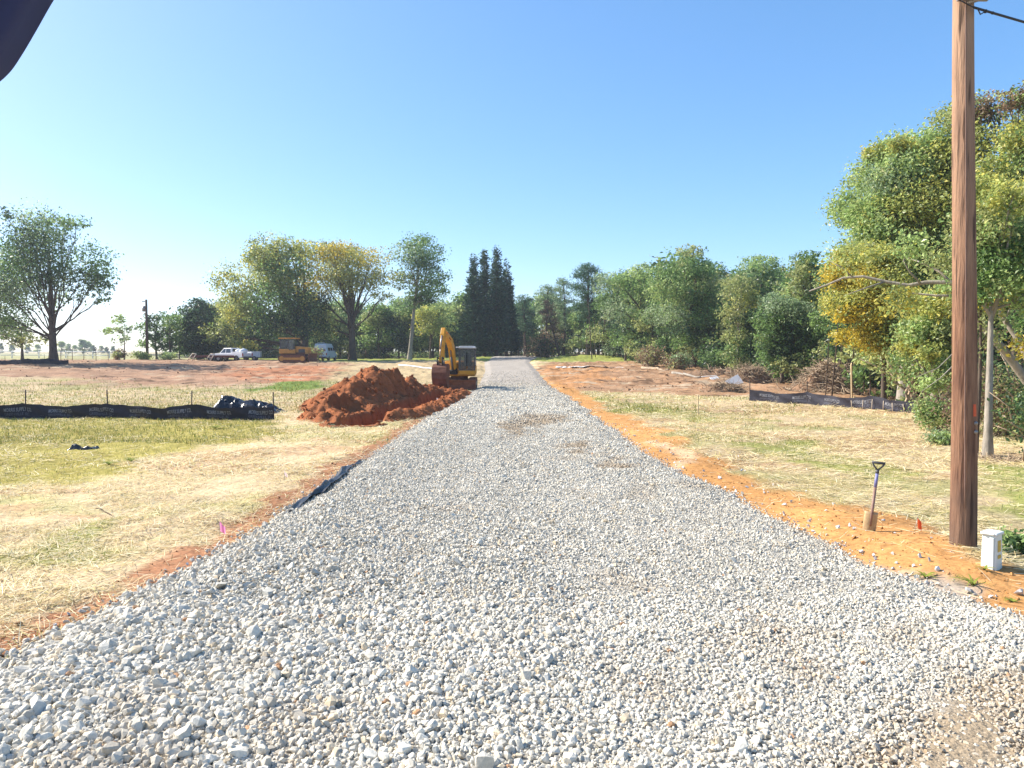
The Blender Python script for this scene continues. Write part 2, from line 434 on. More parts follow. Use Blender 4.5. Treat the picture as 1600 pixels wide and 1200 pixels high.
ZORDER = ['field', 'lawn', 'dirt_left', 'red_left', 'tan_mid', 'tan_mid2', 'green_patch', 'dirt_right', 'orange_right', 'green_left', 'green_corner', 'green_r1', 'green_r2', 'green_r3', 'wood', 'wood2', 'clay', 'clayl', 'bright', 'grit']
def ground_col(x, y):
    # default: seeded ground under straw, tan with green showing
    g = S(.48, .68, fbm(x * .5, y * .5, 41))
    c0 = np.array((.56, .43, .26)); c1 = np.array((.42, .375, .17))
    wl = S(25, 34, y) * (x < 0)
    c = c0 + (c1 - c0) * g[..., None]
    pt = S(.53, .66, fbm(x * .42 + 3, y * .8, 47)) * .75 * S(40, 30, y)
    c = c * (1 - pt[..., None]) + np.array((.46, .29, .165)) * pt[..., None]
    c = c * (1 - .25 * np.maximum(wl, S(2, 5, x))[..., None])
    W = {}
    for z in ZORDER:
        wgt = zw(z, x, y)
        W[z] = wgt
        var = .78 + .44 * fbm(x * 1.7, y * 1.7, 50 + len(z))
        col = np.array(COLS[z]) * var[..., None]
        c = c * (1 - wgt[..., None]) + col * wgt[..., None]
    # far ground fades to meadow
    dry = (.75 + .5 * fbm(x * .22, y * .22, 77))
    c = c * dry[..., None]
    # pebbly, patchy wear in the bare soil; dark patches also paint the shade of ruts
    bare = np.maximum(W['dirt_left'], W['dirt_right'])
    p = S(.62, .72, fbm(x * .5, y * 1.3, 88)) * bare
    c = c * (1 - .58 * p[..., None])
    q = S(.64, .74, fbm(x * .4, y * 1.1, 98)) * bare
    c = c * (1 - q[..., None]) + np.array((.40, .30, .20)) * q[..., None]
    return c, W

def axis_pts(lo, hi, core_lo, core_hi, step, g):
    a = list(np.arange(core_lo, core_hi + 1e-6, step))
    s = step; v = core_hi
    while v < hi: s *= g; v += s; a.append(v)
    s = step; v = core_lo
    while v > lo: s *= g; v -= s; a.insert(0, v)
    return np.array(a)

def grid_obj(name, xs, ys, hf, material, colf=None, parent=None, smooth=True):
    gx, gy = np.meshgrid(xs, ys)
    z = hf(gx, gy)
    V = np.stack([gx, gy, z], -1).reshape(-1, 3)
    ny, nx = gx.shape
    i = np.arange(ny * nx).reshape(ny, nx)
    Q = np.stack([i[:-1, :-1], i[:-1, 1:], i[1:, 1:], i[1:, :-1]], -1).reshape(-1, 4)
    col = None
    if colf is not None: col = colf(gx, gy).reshape(-1, 3)
    return np_obj(name, V, Q, material, parent, col, smooth)

gxs = axis_pts(-3500, 3500, -14, 16, .13, 1.035)
_a = axis_pts(-70, 60, -14, 16, .13, 1.014)
gxs = np.concatenate([gxs[gxs < -70.5], _a, gxs[gxs > 60.5]])
gys = np.concatenate([axis_pts(-30, 5, 2, 26, .13, 1.05)[:-1], axis_pts(26, 112, 26, 27, .14, 1.007), axis_pts(112.6, 4000, 112.6, 113, .8, 1.04)])
gys = np.unique(np.round(gys, 4))
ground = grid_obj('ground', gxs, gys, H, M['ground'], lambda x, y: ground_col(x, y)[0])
tag(ground, kind='structure')

# ------------------------------------------------------------------ the gravel road bed
MUD = PP((1290, 1195), (1380, 1120), (1480, 1078), (1570, 1050), (1700, 1035), (1900, 1200), (1300, 1300))
MUD2 = PP((1180, 1100), (1330, 1010), (1450, 985), (1480, 1030), (1320, 1090), (1230, 1160))
BROWN = [PP((780, 672), (830, 650), (875, 655), (885, 665), (830, 672), (835, 690), (800, 692)), PP((885, 700), (915, 697), (930, 712), (905, 716)), PP((925, 728), (965, 728), (985, 735), (960, 740))]
def mudw(x, y):
    n = (fbm(x * 2.2, y * 2.2, 61) - .5) * 1.6
    a = S(-.25, .35, inpoly(x, y, MUD) + n * .55)
    b = S(-.1, .5, inpoly(x, y, MUD2) + n * .7) * .45
    for p in BROWN: b = np.maximum(b, S(-.25, .3, inpoly(x, y, p) + n * .9) * .95)
    b = np.maximum(b, .35 * S(.62, .75, fbm(x * .9, y * .9, 67)))
    b = np.maximum(b, S(46, 58, y) * .35)
    return np.maximum(a, b), a
def road_col(x, y):
    m, a = mudw(x, y)
    c = np.array((.34, .32, .275)) * (.8 + .4 * fbm(x * 3, y * 3, 71))[..., None]
    far = S(46, 60, y)[..., None]
    c = c * (1 - far) + np.array((.36, .34, .315)) * (.75 + .5 * fbm(x * .7, y * 1.6, 73))[..., None] * far
    mm = (m * .9)[..., None]
    return c * (1 - mm) + np.array((.31, .235, .15)) * mm
ys = np.concatenate([np.arange(-8, 14, .14), np.arange(14, 60, .3), np.arange(60, 160, .8)])
us = np.linspace(0, 1, 61)
gy, gu = np.meshgrid(ys, us, indexing='ij')
gx = RL(gy) + (RR(gy) - RL(gy)) * gu
def tread(x, y):
    _, a = mudw(x, y)
    q = (x * .8 + y * 1.9) / .17
    return a * .013 * np.clip(np.sin(q * 2 * PI) * 2, -1, 1) * S(.35, .5, vnoise(x * .9, y * .9, 5))
gz = HR(gx, gy) + tread(gx, gy)
i = np.arange(gx.size).reshape(gx.shape)
Q = np.stack([i[:-1, :-1], i[:-1, 1:], i[1:, 1:], i[1:, :-1]], -1).reshape(-1, 4)
road = np_obj('gravel_road', np.stack([gx, gy, gz], -1).reshape(-1, 3), Q, M['road'], None, road_col(gx, gy).reshape(-1, 3), True)
tag(road, kind='structure')

# pale strip of stone across the bare soil on the right
pts = PD((868, 83), (900, 84), (950, 83.5), (1010, 82), (1040, 79))
V = []; 
for k in range(41):
    t = k / 40; xx = np.interp(t, np.linspace(0, 1, 5), [p[0] for p in pts]); yy = np.interp(t, np.linspace(0, 1, 5), [p[1] for p in pts])
    w_ = .55 + .25 * math.sin(k * 1.7)
    for s_ in (-1, 1): V.append((xx, yy + s_ * w_, max(hz(xx, yy + s_ * w_), hz(xx, yy)) + .05))
Q = [(2 * k, 2 * k + 2, 2 * k + 3, 2 * k + 1) for k in range(40)]
tag(np_obj('path', np.array(V), np.array(Q), M['concrete']), kind='structure')

# ------------------------------------------------------------------ gravel stones
def stone_proto(seed, npts):
    r = np.random.default_rng(seed)
    bm = bmesh.new()
    for _ in range(npts):
        v = r.normal(size=3); v /= np.linalg.norm(v)
        v = v * (r.uniform(.85, 1.1)) * np.array((1, r.uniform(.7, .9), r.uniform(.5, .75)))
        bm.verts.new(v)
    g = bmesh.ops.convex_hull(bm, input=bm.verts)
    bmesh.ops.delete(bm, geom=[v for v in bm.verts if not v.link_faces], context='VERTS')
    bmesh.ops.triangulate(bm, faces=bm.faces)
    bm.verts.index_update()
    V = np.array([v.co[:] for v in bm.verts]); T = np.array([[v.index for v in f.verts] for f in bm.faces])
    bm.free()
    return V, T

def rand_rot(n, r):
    q = r.normal(size=(n, 4)); q /= np.linalg.norm(q, axis=1)[:, None]
    a, b, c, d = q.T
    return np.stack([np.stack([1 - 2 * (c * c + d * d), 2 * (b * c - a * d), 2 * (b * d + a * c)], -1),
                     np.stack([2 * (b * c + a * d), 1 - 2 * (b * b + d * d), 2 * (c * d - a * b)], -1),
                     np.stack([2 * (b * d - a * c), 2 * (c * d + a * b), 1 - 2 * (b * b + c * c)], -1)], -2)

def stones(P, size, col, protos, r):
    n = len(P); Vs = []; Ts = []; Cs = []; off = 0
    which = r.integers(0, len(protos), n)
    for k, (pv, pt) in enumerate(protos):
        ix = np.where(which == k)[0]
        if not len(ix): continue
        Rm = rand_rot(len(ix), r)
        v = np.einsum('nij,nvj->nvi', Rm, pv[None] * (size[ix] / 2)[:, None, None]) + P[ix][:, None, :]
        nv = len(pv)
        t = pt[None] + (np.arange(len(ix)) * nv)[:, None, None] + off
        Vs.append(v.reshape(-1, 3)); Ts.append(t.reshape(-1, 3)); Cs.append(np.repeat(col[ix], nv, axis=0)); off += nv * len(ix)
    return np.concatenate(Vs), np.concatenate(Ts), np.concatenate(Cs)

P_hi = [stone_proto(100 + k, 26) for k in range(14)]
P_lo = [stone_proto(300 + k, 11) for k in range(12)]
def scatter(y0, y1, sp_, size_fn, protos, sd_, keep=None, layers=1):
    r = np.random.default_rng(sd_)
    xs = np.arange(-8, 9, sp_); ys = np.arange(y0, y1, sp_)
    gx, gy = np.meshgrid(xs, ys); gx = gx.ravel(); gy = gy.ravel()
    gx = gx + r.uniform(-.5, .5, gx.size) * sp_; gy = gy + r.uniform(-.5, .5, gx.size) * sp_
    edge = np.minimum(gx - RL(gy), RR(gy) - gx)
    k = (edge > -.04 - .22 * r.random(gx.size) ** 5) & (np.abs(gx) < .70 * gy + 2.2)
    gx, gy = gx[k], gy[k]
    m, a = mudw(gx, gy)
    pr = 1 - .25 * a - .22 * np.clip(m - a, 0, 1)
    pr = pr * (1 - .93 * S(42, 62, gy + 9 * (fbm(gx * .5, gy * .25, 6) - .5)))
    # towards the lower right the stone is thin and worked into the mud
    k = r.random(gx.size) < pr
    gx, gy, m = gx[k], gy[k], m[k]
    s = size_fn(gx, gy, r)
    band = np.exp(-((gx + 1.15 - .02 * gy) / .42) ** 2) + np.exp(-((gx - .95 - .01 * gy) / .42) ** 2)
    s = s * (1 - .10 * band)
    z = HR(gx, gy) + s * r.uniform(-.22, .3, gx.size)
    g = np.clip(r.normal(.56, .075, gx.size), .33, .72)
    c = g[:, None] * np.array((1, .932, .785))
    warm = r.random(gx.size)
    c[warm < .08] *= np.array((1.05, .93, .78)); c[warm > .9965] = np.array((.46, .27, .15)); c[(warm > .90) & (warm < .96)] *= np.array((.75, .78, .82))
    c = c * (1 + .07 * S(18, 30, gy))[:, None] * (1 + .05 * band)[:, None]
    mm = (m * np.where(mudw(gx, gy)[1] < .2, r.uniform(.5, 1, gx.size), r.uniform(.15, .85, gx.size)))[:, None]
    c = c * (1 - mm) + np.array((.37, .285, .19)) * mm
    return stones(np.stack([gx, gy, z], -1), s, c, protos, r)
def sz_near(x, y, r):
    big = S(3.5, -4, x) * S(16, 5, y)
    md = .031 + .027 * big
    return np.clip(md * np.exp(r.normal(0, .29, x.size)) * (1 + .7 * (r.random(x.size) > .975)), .02, .17)
def sz_fill(x, y, r): return np.clip(.026 * np.exp(r.normal(0, .3, x.size)), .012, .06)
def sz_mid(x, y, r): return np.clip(.043 * np.exp(r.normal(0, .28, x.size)), .03, .16)
def sz_far(x, y, r): return np.clip(.072 * np.exp(r.normal(0, .25, x.size)), .05, .2)
parts = [scatter(3.4, 7, .029, sz_near, P_hi, 1), scatter(3.4, 7, .032, sz_fill, P_lo, 11), scatter(7, 13, .028, sz_near, P_lo, 2), scatter(13, 24, .039, sz_mid, P_lo, 3), scatter(24, 74, .066, sz_far, P_lo, 4)]
# strays thrown onto the clay on both sides
def strays(n, r):
    y = 4.5 + 22 * r.random(n) ** 1.5; side = r.random(n) < .72
    e = r.exponential(.28, n) * np.where(side, 1.5, .35)
    x = np.where(side, RR(y) + e, RL(y) - e)
    s = np.clip(.045 * np.exp(r.normal(0, .4, n)), .02, .12)
    c = np.clip(r.normal(.52, .08, n), .3, .7)[:, None] * np.array((1, .97, .93))
    return stones(np.stack([x, y, H(x, y) + s * .22], -1), s, c, P_lo, r)
parts.append(strays(520, np.random.default_rng(9)))
off = 0; Vs, Ts, Cs = [], [], []
for v, t, c in parts:
    Vs.append(v); Ts.append(t + off); Cs.append(c); off += len(v)
gravel = np_obj('gravel', np.concatenate(Vs), np.concatenate(Ts), M['stone'], None, np.concatenate(Cs))
tag(gravel, 'loose pale grey crushed stone covering the road', 'gravel', kind='stuff')
print('gravel tris', sum(len(t) for _, t, _ in parts))

# ------------------------------------------------------------------ straw and grass
def blades(x, y, L, wd, ang, tilt, col, r, bend=.0, zoff=.01):
    n = len(x)
    z = H(x, y) + zoff
    d = np.stack([np.cos(ang) * np.cos(tilt), np.sin(ang) * np.cos(tilt), np.sin(tilt)], -1)
    s = np.stack([-np.sin(ang), np.cos(ang), r.uniform(-.5, .5, n)], -1); s /= np.linalg.norm(s, axis=1)[:, None]
    b = np.stack([x, y, z], -1)
    e = b + d * L[:, None]
    V = np.stack([b - s * wd[:, None] / 2, b + s * wd[:, None] / 2, e + s * wd[:, None] * .25, e - s * wd[:, None] * .25], 1).reshape(-1, 3)
    return V, np.arange(n * 4).reshape(-1, 4), np.repeat(col, 4, axis=0)

def straw_w(x, y):
    c, W = ground_col(x, y)
    w = np.ones_like(x)
    for z, k in (('green_left', .75), ('clay', .95), ('clayl', .72), ('dirt_left', .9), ('dirt_right', .95), ('tan_mid', .6), ('tan_mid2', .5), ('lawn', .9), ('wood', .9), ('grit', 1), ('green_patch', .9), ('green_r1', .35), ('green_r2', .35)):
        w = w * (1 - k * W[z])
    w = w * (.16 + 1.1 * S(.34, .6, fbm(x * .8, y * .8, 91)))
    return w, W
def field_pts(n, r, ymin, ymax, pw):
    y = ymin + (ymax - ymin) * r.random(n) ** pw
    lim = .70 * y + 2
    x = r.uniform(-1, 1, n) * lim
    e = np.minimum(x - RL(y), RR(y) - x)
    k = e < .02
    k &= polydist(x, y, TRENCH) > 1.0
    return x[k], y[k]
r = np.random.default_rng(21)
acc = []
for n, y0, y1, pw, L0, w0 in ((150000, 4, 15, 1.0, .19, .0065), (130000, 15, 30, 1.0, .24, .011), (60000, 30, 48, 1.0, .34, .02)):
    x, y = field_pts(n, r, y0, y1, pw)
    w_, W = straw_w(x, y)
    k = r.random(x.size) < w_
    x, y = x[k], y[k]
    m = x.size
    # right of the pole the straw lies combed down the slope
    comb = S(3, 6, x) * S(22, 12, y)
    ang = np.where(r.random(m) < .55 * comb, R(-35) + r.normal(0, .35, m) + PI * (r.random(m) < .5), r.uniform(0, 2 * PI, m))
    tilt = np.abs(r.normal(0, .16, m))
    pal = np.array([(.82, .68, .40), (.87, .77, .52), (.74, .57, .29), (.62, .54, .20), (.44, .31, .16)])
    col = pal[r.choice(5, m, p=[.34, .26, .18, .14, .08])] * r.uniform(.75, 1.15, m)[:, None]
    acc.append(blades(x, y, L0 * r.uniform(.5, 1.4, m), w0 * r.uniform(.7, 1.4, m), ang, tilt, col, r))
off = 0; Vs, Ts, Cs = [], [], []
for v, t, c in acc:
    Vs.append(v); Ts.append(t + off); Cs.append(c); off += len(v)
tag(np_obj('straw', np.concatenate(Vs), np.concatenate(Ts), M['straw'], None, np.concatenate(Cs)), 'pale straw mulch strewn over the seeded ground', 'straw', kind='stuff')

acc = []
for n, y0, y1, L0, w0 in ((90000, 4, 22, .055, .007), (90000, 20, 36, .08, .014), (60000, 30, 60, .12, .03)):
    x, y = field_pts(n, r, y0, y1, 1.0)
    c, W = ground_col(x, y)
    g = np.maximum.reduce([W['green_left'], W['green_patch'], W['green_corner'], W['green_r1'], W['green_r2'], W['green_r3']])
    den = np.maximum(g * .8, .04 + .22 * S(.52, .68, fbm(x * .5, y * .5, 41)))
    den = np.maximum(den, .5 * S(28, 33, y) * (x < 0))
    for z in ('clay', 'dirt_left', 'dirt_right', 'tan_mid', 'grit', 'wood'): den = den * (1 - .96 * W[z])
    k = r.random(x.size) < den
    x, y, g = x[k], y[k], g[k]; m = x.size
    pal = np.array([(.17, .22, .045), (.28, .26, .06), (.38, .32, .09), (.11, .17, .04)])
    col = pal[r.choice(4, m, p=[.35, .3, .2, .15])] * r.uniform(.7, 1.2, m)[:, None]
    acc.append(blades(x, y, L0 * r.uniform(.5, 1.6, m), w0 * r.uniform(.7, 1.3, m), r.uniform(0, 2 * PI, m), r.uniform(.5, 1.35, m), col, r, zoff=-.005))
off = 0; Vs, Ts, Cs = [], [], []
for v, t, c in acc:
    Vs.append(v); Ts.append(t + off); Cs.append(c); off += len(v)
tag(np_obj('grass', np.concatenate(Vs), np.concatenate(Ts), M['blade'], None, np.concatenate(Cs)), 'short yellow green grass', 'grass', kind='stuff')

# loose clods on the bare soil, grit on the clay
r = np.random.default_rng(31)
n = 26000
y = r.uniform(34, 106, n); x = r.uniform(-1, 1, n) * (.7 * y + 3)
c, W = ground_col(x, y)
k = (r.random(n) < np.maximum(W['dirt_left'], W['dirt_right']) * (.05 + .5 * S(.5, .72, fbm(x * .22, y * .6, 19)))) & ~onroad(x, y, .5)
x, y, c = x[k], y[k], c[k]
s = np.clip(.12 * np.exp(r.normal(0, .45, x.size)), .05, .4)
A1 = stones(np.stack([x, y, H(x, y) + s * .02], -1) , s, c * r.uniform(.45, 1.05, x.size)[:, None], P_lo, r)
n = 5200
y = 4 + 24 * r.random(n) ** 1.3; x = np.where(r.random(n) < .8, RR(y) + r.uniform(0, 2.6, n), RL(y) - r.uniform(0, 1.2, n))
c, W = ground_col(x, y)
k = r.random(n) < np.maximum(W['clay'], W['clayl']) * .8
x, y, c = x[k], y[k], c[k]
s = np.clip(.022 * np.exp(r.normal(0, .5, x.size)), .008, .09)
A2 = stones(np.stack([x, y, H(x, y) + s * .1], -1), s, c * r.uniform(.55, 1.15, x.size)[:, None], P_lo, r)
tag(np_obj('dirt_clods', np.concatenate([A1[0], A2[0]]), np.concatenate([A1[1], A2[1] + len(A1[0])]), M['ground'], None, np.concatenate([A1[2], A2[2]])), 'loose clods of earth on the bare soil', 'soil', kind='stuff')
# ------------------------------------------------------------------ trees
PAL = {
 'dark': [(.030, .055, .020), (.040, .072, .024), (.022, .042, .020)],
 'mid': [(.055, .090, .026), (.075, .110, .034), (.042, .072, .024)],
 'silver': [(.085, .115, .060), (.065, .095, .045), (.110, .135, .075)],
 'light': [(.120, .160, .055), (.095, .135, .045), (.155, .185, .070)],
 'olive': [(.120, .135, .052), (.095, .112, .042), (.150, .155, .060)],
 'yg': [(.170, .175, .046), (.140, .155, .042), (.225, .200, .046), (.100, .118, .036)],
 'gold': [(.370, .295, .036), (.310, .260, .036), (.220, .200, .036), (.430, .315, .040)],
 'brown': [(.150, .100, .060), (.110, .085, .052), (.180, .115, .070)],
 'blue': [(.020, .044, .027), (.028, .058, .032), (.036, .066, .034)],
 'pine': [(.030, .066, .034), (.045, .086, .040), (.055, .095, .048)],
}
PALK = {'dark': 1.9, 'mid': 2.0, 'silver': 2.0, 'light': 1.9, 'olive': 1.9, 'yg': 1.75, 'gold': 1.35, 'brown': 1.35, 'blue': 1.5, 'pine': 1.8}
PALK = {k: v * (1.6 if k in ('light', 'silver', 'olive', 'mid', 'yg') else 1.2) for k, v in PALK.items()}
PAL = {k: [tuple(c * PALK[k] for c in t) for t in v] for k, v in PAL.items()}
def unit(v): return v / np.maximum(np.linalg.norm(v, axis=-1, keepdims=True), 1e-9)

def leaf_cloud(r, lobes, n, size, pals, K=16, csz=.22, up=.6, asp=.55, shell=.5):
    """lobes: rows (x,y,z,rx,ry,rz); pals: a palette name per lobe"""
    L = np.array(lobes, float)
    vol = np.prod(L[:, 3:6], axis=1) ** .67
    ncl = max(4, n // K)
    li = r.choice(len(L), ncl, p=vol / vol.sum())
    d = unit(r.normal(size=(ncl, 3)))
    rad = shell + (1 - shell) * r.random(ncl) ** .6
    rad = np.where(r.random(ncl) < .22, r.random(ncl), rad)
    c = L[li, :3] + d * rad[:, None] * L[li, 3:6]
    cs = csz * L[li, 3:6].mean(axis=1) * r.uniform(.5, 1.4, ncl)
    pc = np.zeros((ncl, 3))
    for k in range(len(L)):
        ix = np.where(li == k)[0]
        p = np.array(PAL[pals[k % len(pals)]])
        a = r.integers(0, len(p), len(ix)); b = r.integers(0, len(p), len(ix)); t = r.random(len(ix))[:, None]
        pc[ix] = p[a] * t + p[b] * (1 - t)
    mixed = r.random(ncl) < .2
    pc[mixed] = pc[r.integers(0, ncl, mixed.sum())]
    pc *= r.uniform(.75, 1.25, ncl)[:, None]
    m = ncl * K
    off = np.clip(r.normal(size=(m, 3)), -1.6, 1.6) * np.repeat(cs, K)[:, None] * np.array((1, 1, .7))
    P = np.repeat(c, K, 0) + off
    nrm = unit(r.normal(size=(m, 3)) * .8 + np.array((0, 0, up)) + np.repeat(d, K, 0) * .45)
    t1 = unit(np.cross(nrm, r.normal(size=(m, 3)))); t2 = np.cross(nrm, t1)
    s = size * r.uniform(.6, 1.35, m)
    a = t1 * (s / 2)[:, None]; b = t2 * (s / 2 * asp)[:, None]
    dr = nrm * (s * .12)[:, None]
    V = np.stack([P - a - dr, P + b, P + a - dr, P - b], 1).reshape(-1, 3)
    col = np.repeat(pc, K, 0) * r.uniform(.75, 1.25, m)[:, None]
    return V, np.repeat(col, 4, 0)

def spire_cloud(r, H_, Rm, n, size, pal, z0=.06, pw=.75, cx=0, cy=0, lift=.35, asp=.3):
    z = z0 + (1 - z0) * r.random(n) ** 1.25
    K = 9
    ncl = n // K
    zc = z0 + (1 - z0) * (1 - np.sqrt(r.random(ncl)))
    ph = r.uniform(0, 2 * PI, ncl)
    Rz = Rm * np.clip(1 - zc, 0, 1) ** pw * np.minimum(1, .55 + zc * 3) * r.uniform(.6, 1.12, ncl)
    rr = Rz * (.45 + .55 * r.random(ncl) ** .5)
    d = np.stack([np.cos(ph), np.sin(ph), np.zeros(ncl)], -1)
    c = d * rr[:, None] + np.stack([np.full(ncl, cx), np.full(ncl, cy), zc * H_], -1)
    m = ncl * K
    D = np.repeat(d, K, 0)
    P = np.repeat(c, K, 0) + r.normal(size=(m, 3)) * size * np.array((.55, .55, .6))
    t1 = unit(D + np.array((0, 0, lift)) + r.normal(size=(m, 3)) * .45)
    t2 = unit(np.cross(t1, r.normal(size=(m, 3))))
    s = size * r.uniform(.6, 1.4, m)
    a = t1 * (s * .6)[:, None]; b = t2 * (s * .5 * asp)[:, None]
    V = np.stack([P - a, P + b, P + a, P - b], 1).reshape(-1, 3)
    p = np.array(PAL[pal]); pc = p[r.integers(0, len(p), ncl)] * r.uniform(.7, 1.3, ncl)[:, None]
    return V, np.repeat(np.repeat(pc, K, 0) * r.uniform(.75, 1.25, m)[:, None], 4, 0)

def leaf_obj(name, V, C, material, parent, extra=None):
    o = np_obj(name, V, np.arange(len(V)).reshape(-1, 4), material, parent, C)
    return o

def bez(a, b, c, n, r, jit):
    out = []
    for i in range(n + 1):
        t = i / n
        p = a * (1 - t) ** 2 + b * 2 * t * (1 - t) + c * t * t
        j = jit * (1 if 0 < i < n else 0)
        out.append(p + np.array((r.normal() * j, r.normal() * j, r.normal() * j * .6)))
    return out

def skeleton(r, lobes, tr, top, bare=.3, twigs=5, fork=(.35, .85), lean=(0, 0), limb=.42, wander=.02, tw=.55):
    """trunk, limbs into every lobe and twigs as one mesh"""
    mb = MB()
    n = 8; path = []
    wx, wy = r.normal(size=2) * wander * top
    for i in range(n + 1):
        t = i / n
        path.append(np.array((lean[0] * t + wx * math.sin(t * 3.1), lean[1] * t + wy * math.sin(t * 2.6), top * t)))
    rad = [tr * (1.35 if i == 0 else 1) * (1 - .78 * (i / n) ** 1.1) for i in range(n + 1)]
    p0 = path[0].copy(); p0[2] = -.4
    mb.tube([p0] + path, [rad[0] * 1.15] + rad, 9)
    def at(z):
        t = min(max(z / top, 0), 1) * n
        i = min(int(t), n - 1); f = t - i
        return path[i] * (1 - f) + path[i + 1] * f, rad[i] * (1 - f) + rad[i + 1] * f
    for L in lobes:
        c = np.array(L[:3]); ra = np.array(L[3:6])
        z0 = min(top * r.uniform(*fork), c[2] - ra[2] * .3 - .12 * np.hypot(c[0], c[1]))
        z0 = max(z0, top * min(fork[0], .12))
        a, ar = at(z0)
        mid = (a + c) / 2 + np.array((0, 0, .18 * np.linalg.norm(c - a)))* r.uniform(-.2, 1) + (c - a) * np.array((.12, .12, 0))
        lp = bez(a, mid, c, 6, r, .02 * np.linalg.norm(c - a))
        r0 = min(ar * .8, max(.02, tr * limb * r.uniform(.75, 1.2)))
        mb.tube(lp, [r0 * (1 - .72 * i / 6) for i in range(7)], 6)
        for _ in range(twigs):
            k = r.integers(2, 7); s = lp[k]
            e = c + unit(r.normal(size=3)) * ra * r.uniform(.6, 1.0)
            if e[2] < s[2] - ra[2] * .4: e[2] = s[2] + abs(r.normal()) * .3 * ra[2]
            tp = bez(s, (s + e) / 2 + np.array((0, 0, .1 * np.linalg.norm(e - s))), e, 3, r, .03 * np.linalg.norm(e - s))
            r1 = r0 * (1 - .72 * k / 6) * tw
            mb.tube(tp, [r1, r1 * .7, r1 * .45, r1 * .2], 4, cap=False)
    return mb

def lobes_px(base_px, D, zb, lp, r, spread=.55):
    """crown lobes measured on the photo, given their real size at the tree's distance and spread in depth"""
    out = []
    k = D / F
    cx = np.mean([l[0] for l in lp]); w = max(abs(l[0] - cx) + l[2] for l in lp) * k
    for j, l in enumerate(lp):
        x = (l[0] - base_px) * k; z = Z(l[1], D) - zb
        dx = abs(l[0] - cx) * k
        room = math.sqrt(max(w * w - dx * dx, 0)) * spread
        y = ((-1) ** j) * r.uniform(.25, 1.0) * room
        out.append((x, y, z, l[2] * k, (l[2] + l[3]) / 2 * k, l[3] * k))
    # fill the depth with more lobes so that the crown is round from every side
    for j, l in enumerate(lp):
        if len(lp) > 3 and j % 2 == 0:
            o = out[j]
            out.append((o[0] * .75 + r.normal() * .1 * w, -o[1], o[2] * .97, o[3] * .9, o[4] * .9, o[5] * .85))
    return out

def tree(name, label, cat, bpx, D, lp, tr, n, size, pals, seed, group=None, top=None, bark='bark', fork=(.35, .85), twigs=5, lean=(0, 0), lkind='leaf', spread=.55, K=16, csz=.22, up=.6, asp=.55, limb=.42, shell=.5, wander=.02, thin=None, x0=None):
    r = np.random.default_rng(seed)
    x = X(bpx, D) if x0 is None else x0
    zb = hz(x, D) - .05
    t = thing(name, label, cat, (x, D, zb), 0, group)
    if name == 'wood_edge_tree':
        lo = max(l[1] for l in lp); yb = 600 - F * ((zb - CAMZ) / D * -1) - 50
        n = int(n * 1.35); size *= .86
        lp = lp + [(bpx + dx, lo + (555 + (D < 75) * 22 - lo) * f, 23, 15) for dx, f in ((-18, .4), (16, .6), (0, .8))]
        pals = ([pals] if isinstance(pals, str) else list(pals)) + ['mid', 'dark', 'olive', 'mid']
    lobes = lobes_px(bpx, D, zb, lp, r, spread)
    pl = [pals] if isinstance(pals, str) else pals
    pl = [pl[j % len(pl)] for j in range(len(lp))] + [pl[(2 * j) % len(pl)] for j in range(len(lobes) - len(lp))]
    htop = max(l[2] + .3 * l[5] for l in lobes)
    skeleton(r, lobes, tr, top or htop * .8, twigs=twigs, fork=fork, lean=lean, limb=limb, wander=wander).build('trunk', M[bark], t)
    V, C = leaf_cloud(r, lobes, n, size, pl, K=K, csz=csz, up=up, asp=asp, shell=shell)
    leaf_obj('crown', V, C, M[lkind], t)
    return t

# --- left side -----------------------------------------------------------------
tree('shade_tree', 'tall open crowned tree with many upright stems behind the far silt fence', 'tree', 85, 86,
     [(60, 375, 38, 40), (105, 365, 34, 34), (25, 410, 34, 40), (95, 410, 45, 38), (140, 410, 30, 32), (165, 440, 22, 20), (40, 455, 42, 32), (10, 480, 40, 28), (125, 440, 30, 22), (30, 500, 34, 22), (-15, 440, 40, 40), (-10, 510, 34, 24), (150, 465, 16, 9), (45, 345, 14, 12), (110, 345, 22, 12)],
     .44, 19500, .32, ['dark', 'silver', 'mid', 'dark', 'mid'], 1, fork=(.18, .42), twigs=7, bark='bark', K=11, csz=.28, limb=.21, spread=.45)
tree('shade_tree', 'low yellowing tree under the open crowned one, its crown cut by the left frame edge', 'tree', 36, 100,
     [(30, 525, 26, 18), (5, 520, 28, 20), (62, 530, 16, 10), (-20, 515, 24, 22), (20, 505, 22, 12)], .2, 2600, .34, ['olive', 'dark', 'yg'], 2, K=12)
tree('sapling', 'thin pale sapling with see-through crown left of the far utility pole', 'tree', 195, 104,
     [(186, 498, 14, 9), (205, 515, 13, 9), (180, 515, 12, 8), (196, 530, 12, 8), (172, 512, 7, 5)], .09, 900, .30, ['light', 'silver'], 3, K=10, twigs=6)
tree('young_tree', 'dark cedar like tree right behind the far utility pole', 'tree', 246, 108,
     [(246, 495, 14, 9), (240, 510, 20, 10), (250, 525, 20, 10), (230, 535, 16, 9), (258, 540, 14, 10)], .16, 2600, .34, ['dark', 'mid'], 4, K=12)
tree('young_tree', 'small green tree with a bare lower trunk right of the dark cedar like tree', 'tree', 267, 106,
     [(267, 500, 14, 10), (275, 515, 14, 9), (258, 515, 12, 8), (270, 530, 12, 7)], .12, 1500, .30, ['mid', 'light', 'dark'], 5, K=12)
tree('young_tree', 'slim sapling between the small green tree and the big dark evergreen', 'tree', 281, 110,
     [(281, 508, 10, 9), (286, 522, 9, 8), (277, 534, 8, 7)], .08, 800, .30, ['light', 'mid'], 6, K=10)
